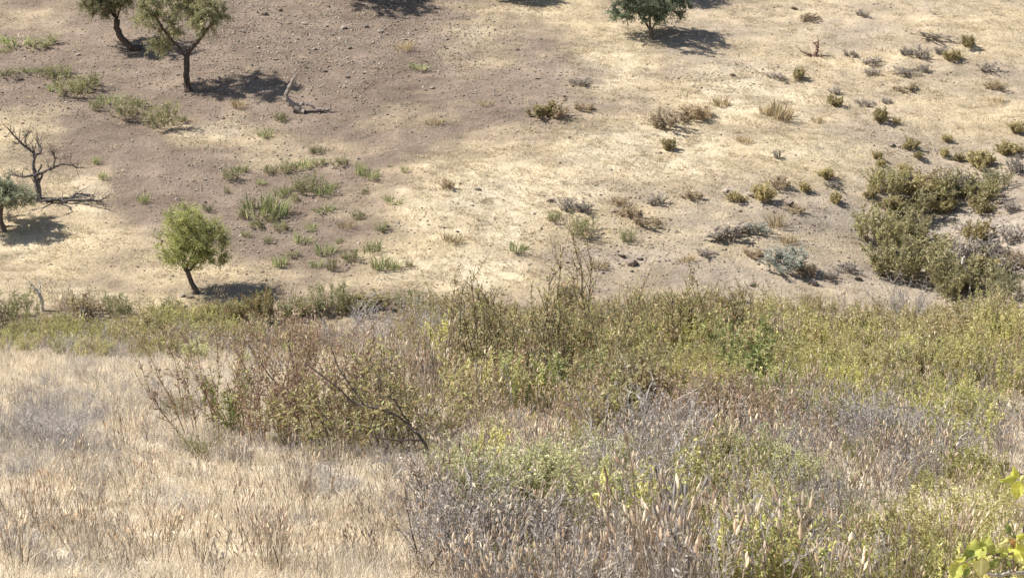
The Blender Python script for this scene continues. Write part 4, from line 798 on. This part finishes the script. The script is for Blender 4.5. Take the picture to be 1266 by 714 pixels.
# px, py of the leaf centre, length px, angle of tip (deg, 0=right 90=up), facing tilt x/y (deg), distance, curl, fold, colour, edge colour
for (lx, ly, ln, ang, tx, ty, d, cu, fo, c1, c2) in [
    (1255, 586, 20, 100, 20, 20, 3.50, -.3, .5, YEL, PALE), (1246, 594, 20, 215, 40, -30, 3.49, -.5, .6, MID, YEL), (1258, 606, 25, 262, 15, 10, 3.48, -.2, .25, YEL, PALE), (1265, 598, 24, 280, 20, -40, 3.5, .3, .5, PALE, YEL),
    (1246, 652, 15, 120, 10, 30, 3.52, .2, .2, DRK, MID),
    (1264, 662, 18, 60, 30, 20, 3.53, .3, .4, YEL, PALE), (1254, 671, 20, 150, 50, 10, 3.51, -.4, .8, BRN, PALE), (1243, 672, 24, 175, 45, -20, 3.50, -.3, .5, PALE, BRN), (1260, 682, 34, 350, 35, 10, 3.52, -.2, .25, YEL, PALE),
    (1224, 673, 34, 190, 55, 10, 3.47, -.3, .5, MID, YEL), (1204, 681, 36, 205, 40, 25, 3.46, -.4, .4, MID, YEL), (1196, 688, 24, 215, 55, 20, 3.45, -.3, .6, DRK, MID),
    (1213, 701, 27, 268, 8, 8, 3.46, -.2, .12, PALE, YEL), (1191, 695, 24, 170, 40, 20, 3.45, -.3, .5, YEL, PALE), (1181, 706, 26, 240, 25, 30, 3.44, -.3, .5, MID, YEL), (1194, 709, 22, 250, 20, -50, 3.44, .3, .5, DRK, MID),
    (1227, 697, 22, 240, 30, -45, 3.47, .2, .4, DRK, MID), (1238, 683, 18, 200, 60, 0, 3.49, -.2, .5, MID, YEL), (1245, 694, 20, 20, 60, 10, 3.53, .2, .3, DRK, MID)]:
    o = link('leaf', leafmesh(cu * 1.5, fo, c1, c2, .06), root)
    s = ln / FPX * d; a = R(ang)
    tip = (CR * math.cos(a) + CU * math.sin(a)); nrm = -CF; side = tip.cross(nrm)
    rot = Matrix((side, tip, nrm)).transposed()
    rot = rot @ Euler((R(tx) * (1 if math.sin(a) > -0.3 else -.5), R(ty), 0)).to_matrix()
    c = cpt(lx, ly, d) - (rot @ Vector((0, .5, 0))) * s
    o.matrix_local = Matrix.Translation(c - off) @ rot.to_4x4() @ Matrix.Scale(s, 4)

# ------------------------------------------------------------------ labels of look-alikes by the landmark they stand nearest to
LM = [('the driftwood log', 370, 140), ('the bare dead tree', 48, 246), ('the bleached snag', 52, 384), ('the slanting yellow-green tree', 243, 363), ('the dense grey-green round tree', 806, 49),
      ('the reddish-brown stump', 1003, 70), ('the pale black-tipped stem', 1199, 366), ('the airy straight-trunked olive tree', 233, 113), ('the golden-olive shrub', 676, 145), ('the dark olive shrub by flat stones', 945, 249)]
LMP = [(n, at(a, b)[0][:2]) for n, a, b in LM]
near_lm = [('the arching black branch', 528, 572), ('the red-brown bush', 318, 542), ('the blue-grey dead bush', 60, 560), ('the fan-shaped shrublet', 254, 566), ('the biggest feathery plant', 660, 640), ('the lilac-grey dead bush', 800, 610), ('the curved black twig', 1197, 625), ('the golden-green bush', 1110, 712), ('the bare black twig', 350, 712), ('the black forked twig', 836, 712), ('the rust-brown dry bush', 965, 560)]
LMP += [(n, at(a, b)[0][:2]) for n, a, b in near_lm]
SHORT = {'seed-head plants in the pale grass': 'dry seed-head plant in pale grass', 'seed-head plants in the thicket': 'dry seed-head plant in the thicket', 'dark dead bushes in the thicket': 'dark-stemmed dead bush among stalks', 'grey dead bushes in the pale grass': 'low grey dead bush', 'yellow-green thicket bushes': 'yellow-green leafy bush',
         'olive-yellow shrubs on the hillside': 'small rounded olive-yellow shrub', 'grey cushion shrubs on the hillside': 'low grey twiggy cushion shrub', 'brown dry shrubs on the hillside': 'low brown dry shrub',
         'green tufts on the brown earth': 'green leafy tuft', 'dry tufts on the hillside': 'dry straw-coloured grass tuft', 'loose stones on the hillside': 'loose angular stone'}
for g, short in SHORT.items():
    byl = {}
    for o in [o for o in COL.objects if o.get('group') == g]:
        p = np.array(o.location)[:2]; dd = [np.linalg.norm(p - q) for _, q in LMP]; j = int(np.argmin(dd)); byl.setdefault(j, []).append((dd[j], o.name))
    for j, L in byl.items():
        for r, (d, nm) in enumerate(sorted(L)):
            if r < 5: bpy.data.objects[nm]['label'] = '%s, %s to %s' % (short, ('nearest', 'second nearest', 'third nearest', 'fourth nearest', 'fifth nearest')[r], LMP[j][0])
            else: bpy.data.objects[nm]['label'] = '%s standing farther off from %s' % (short, LMP[j][0])
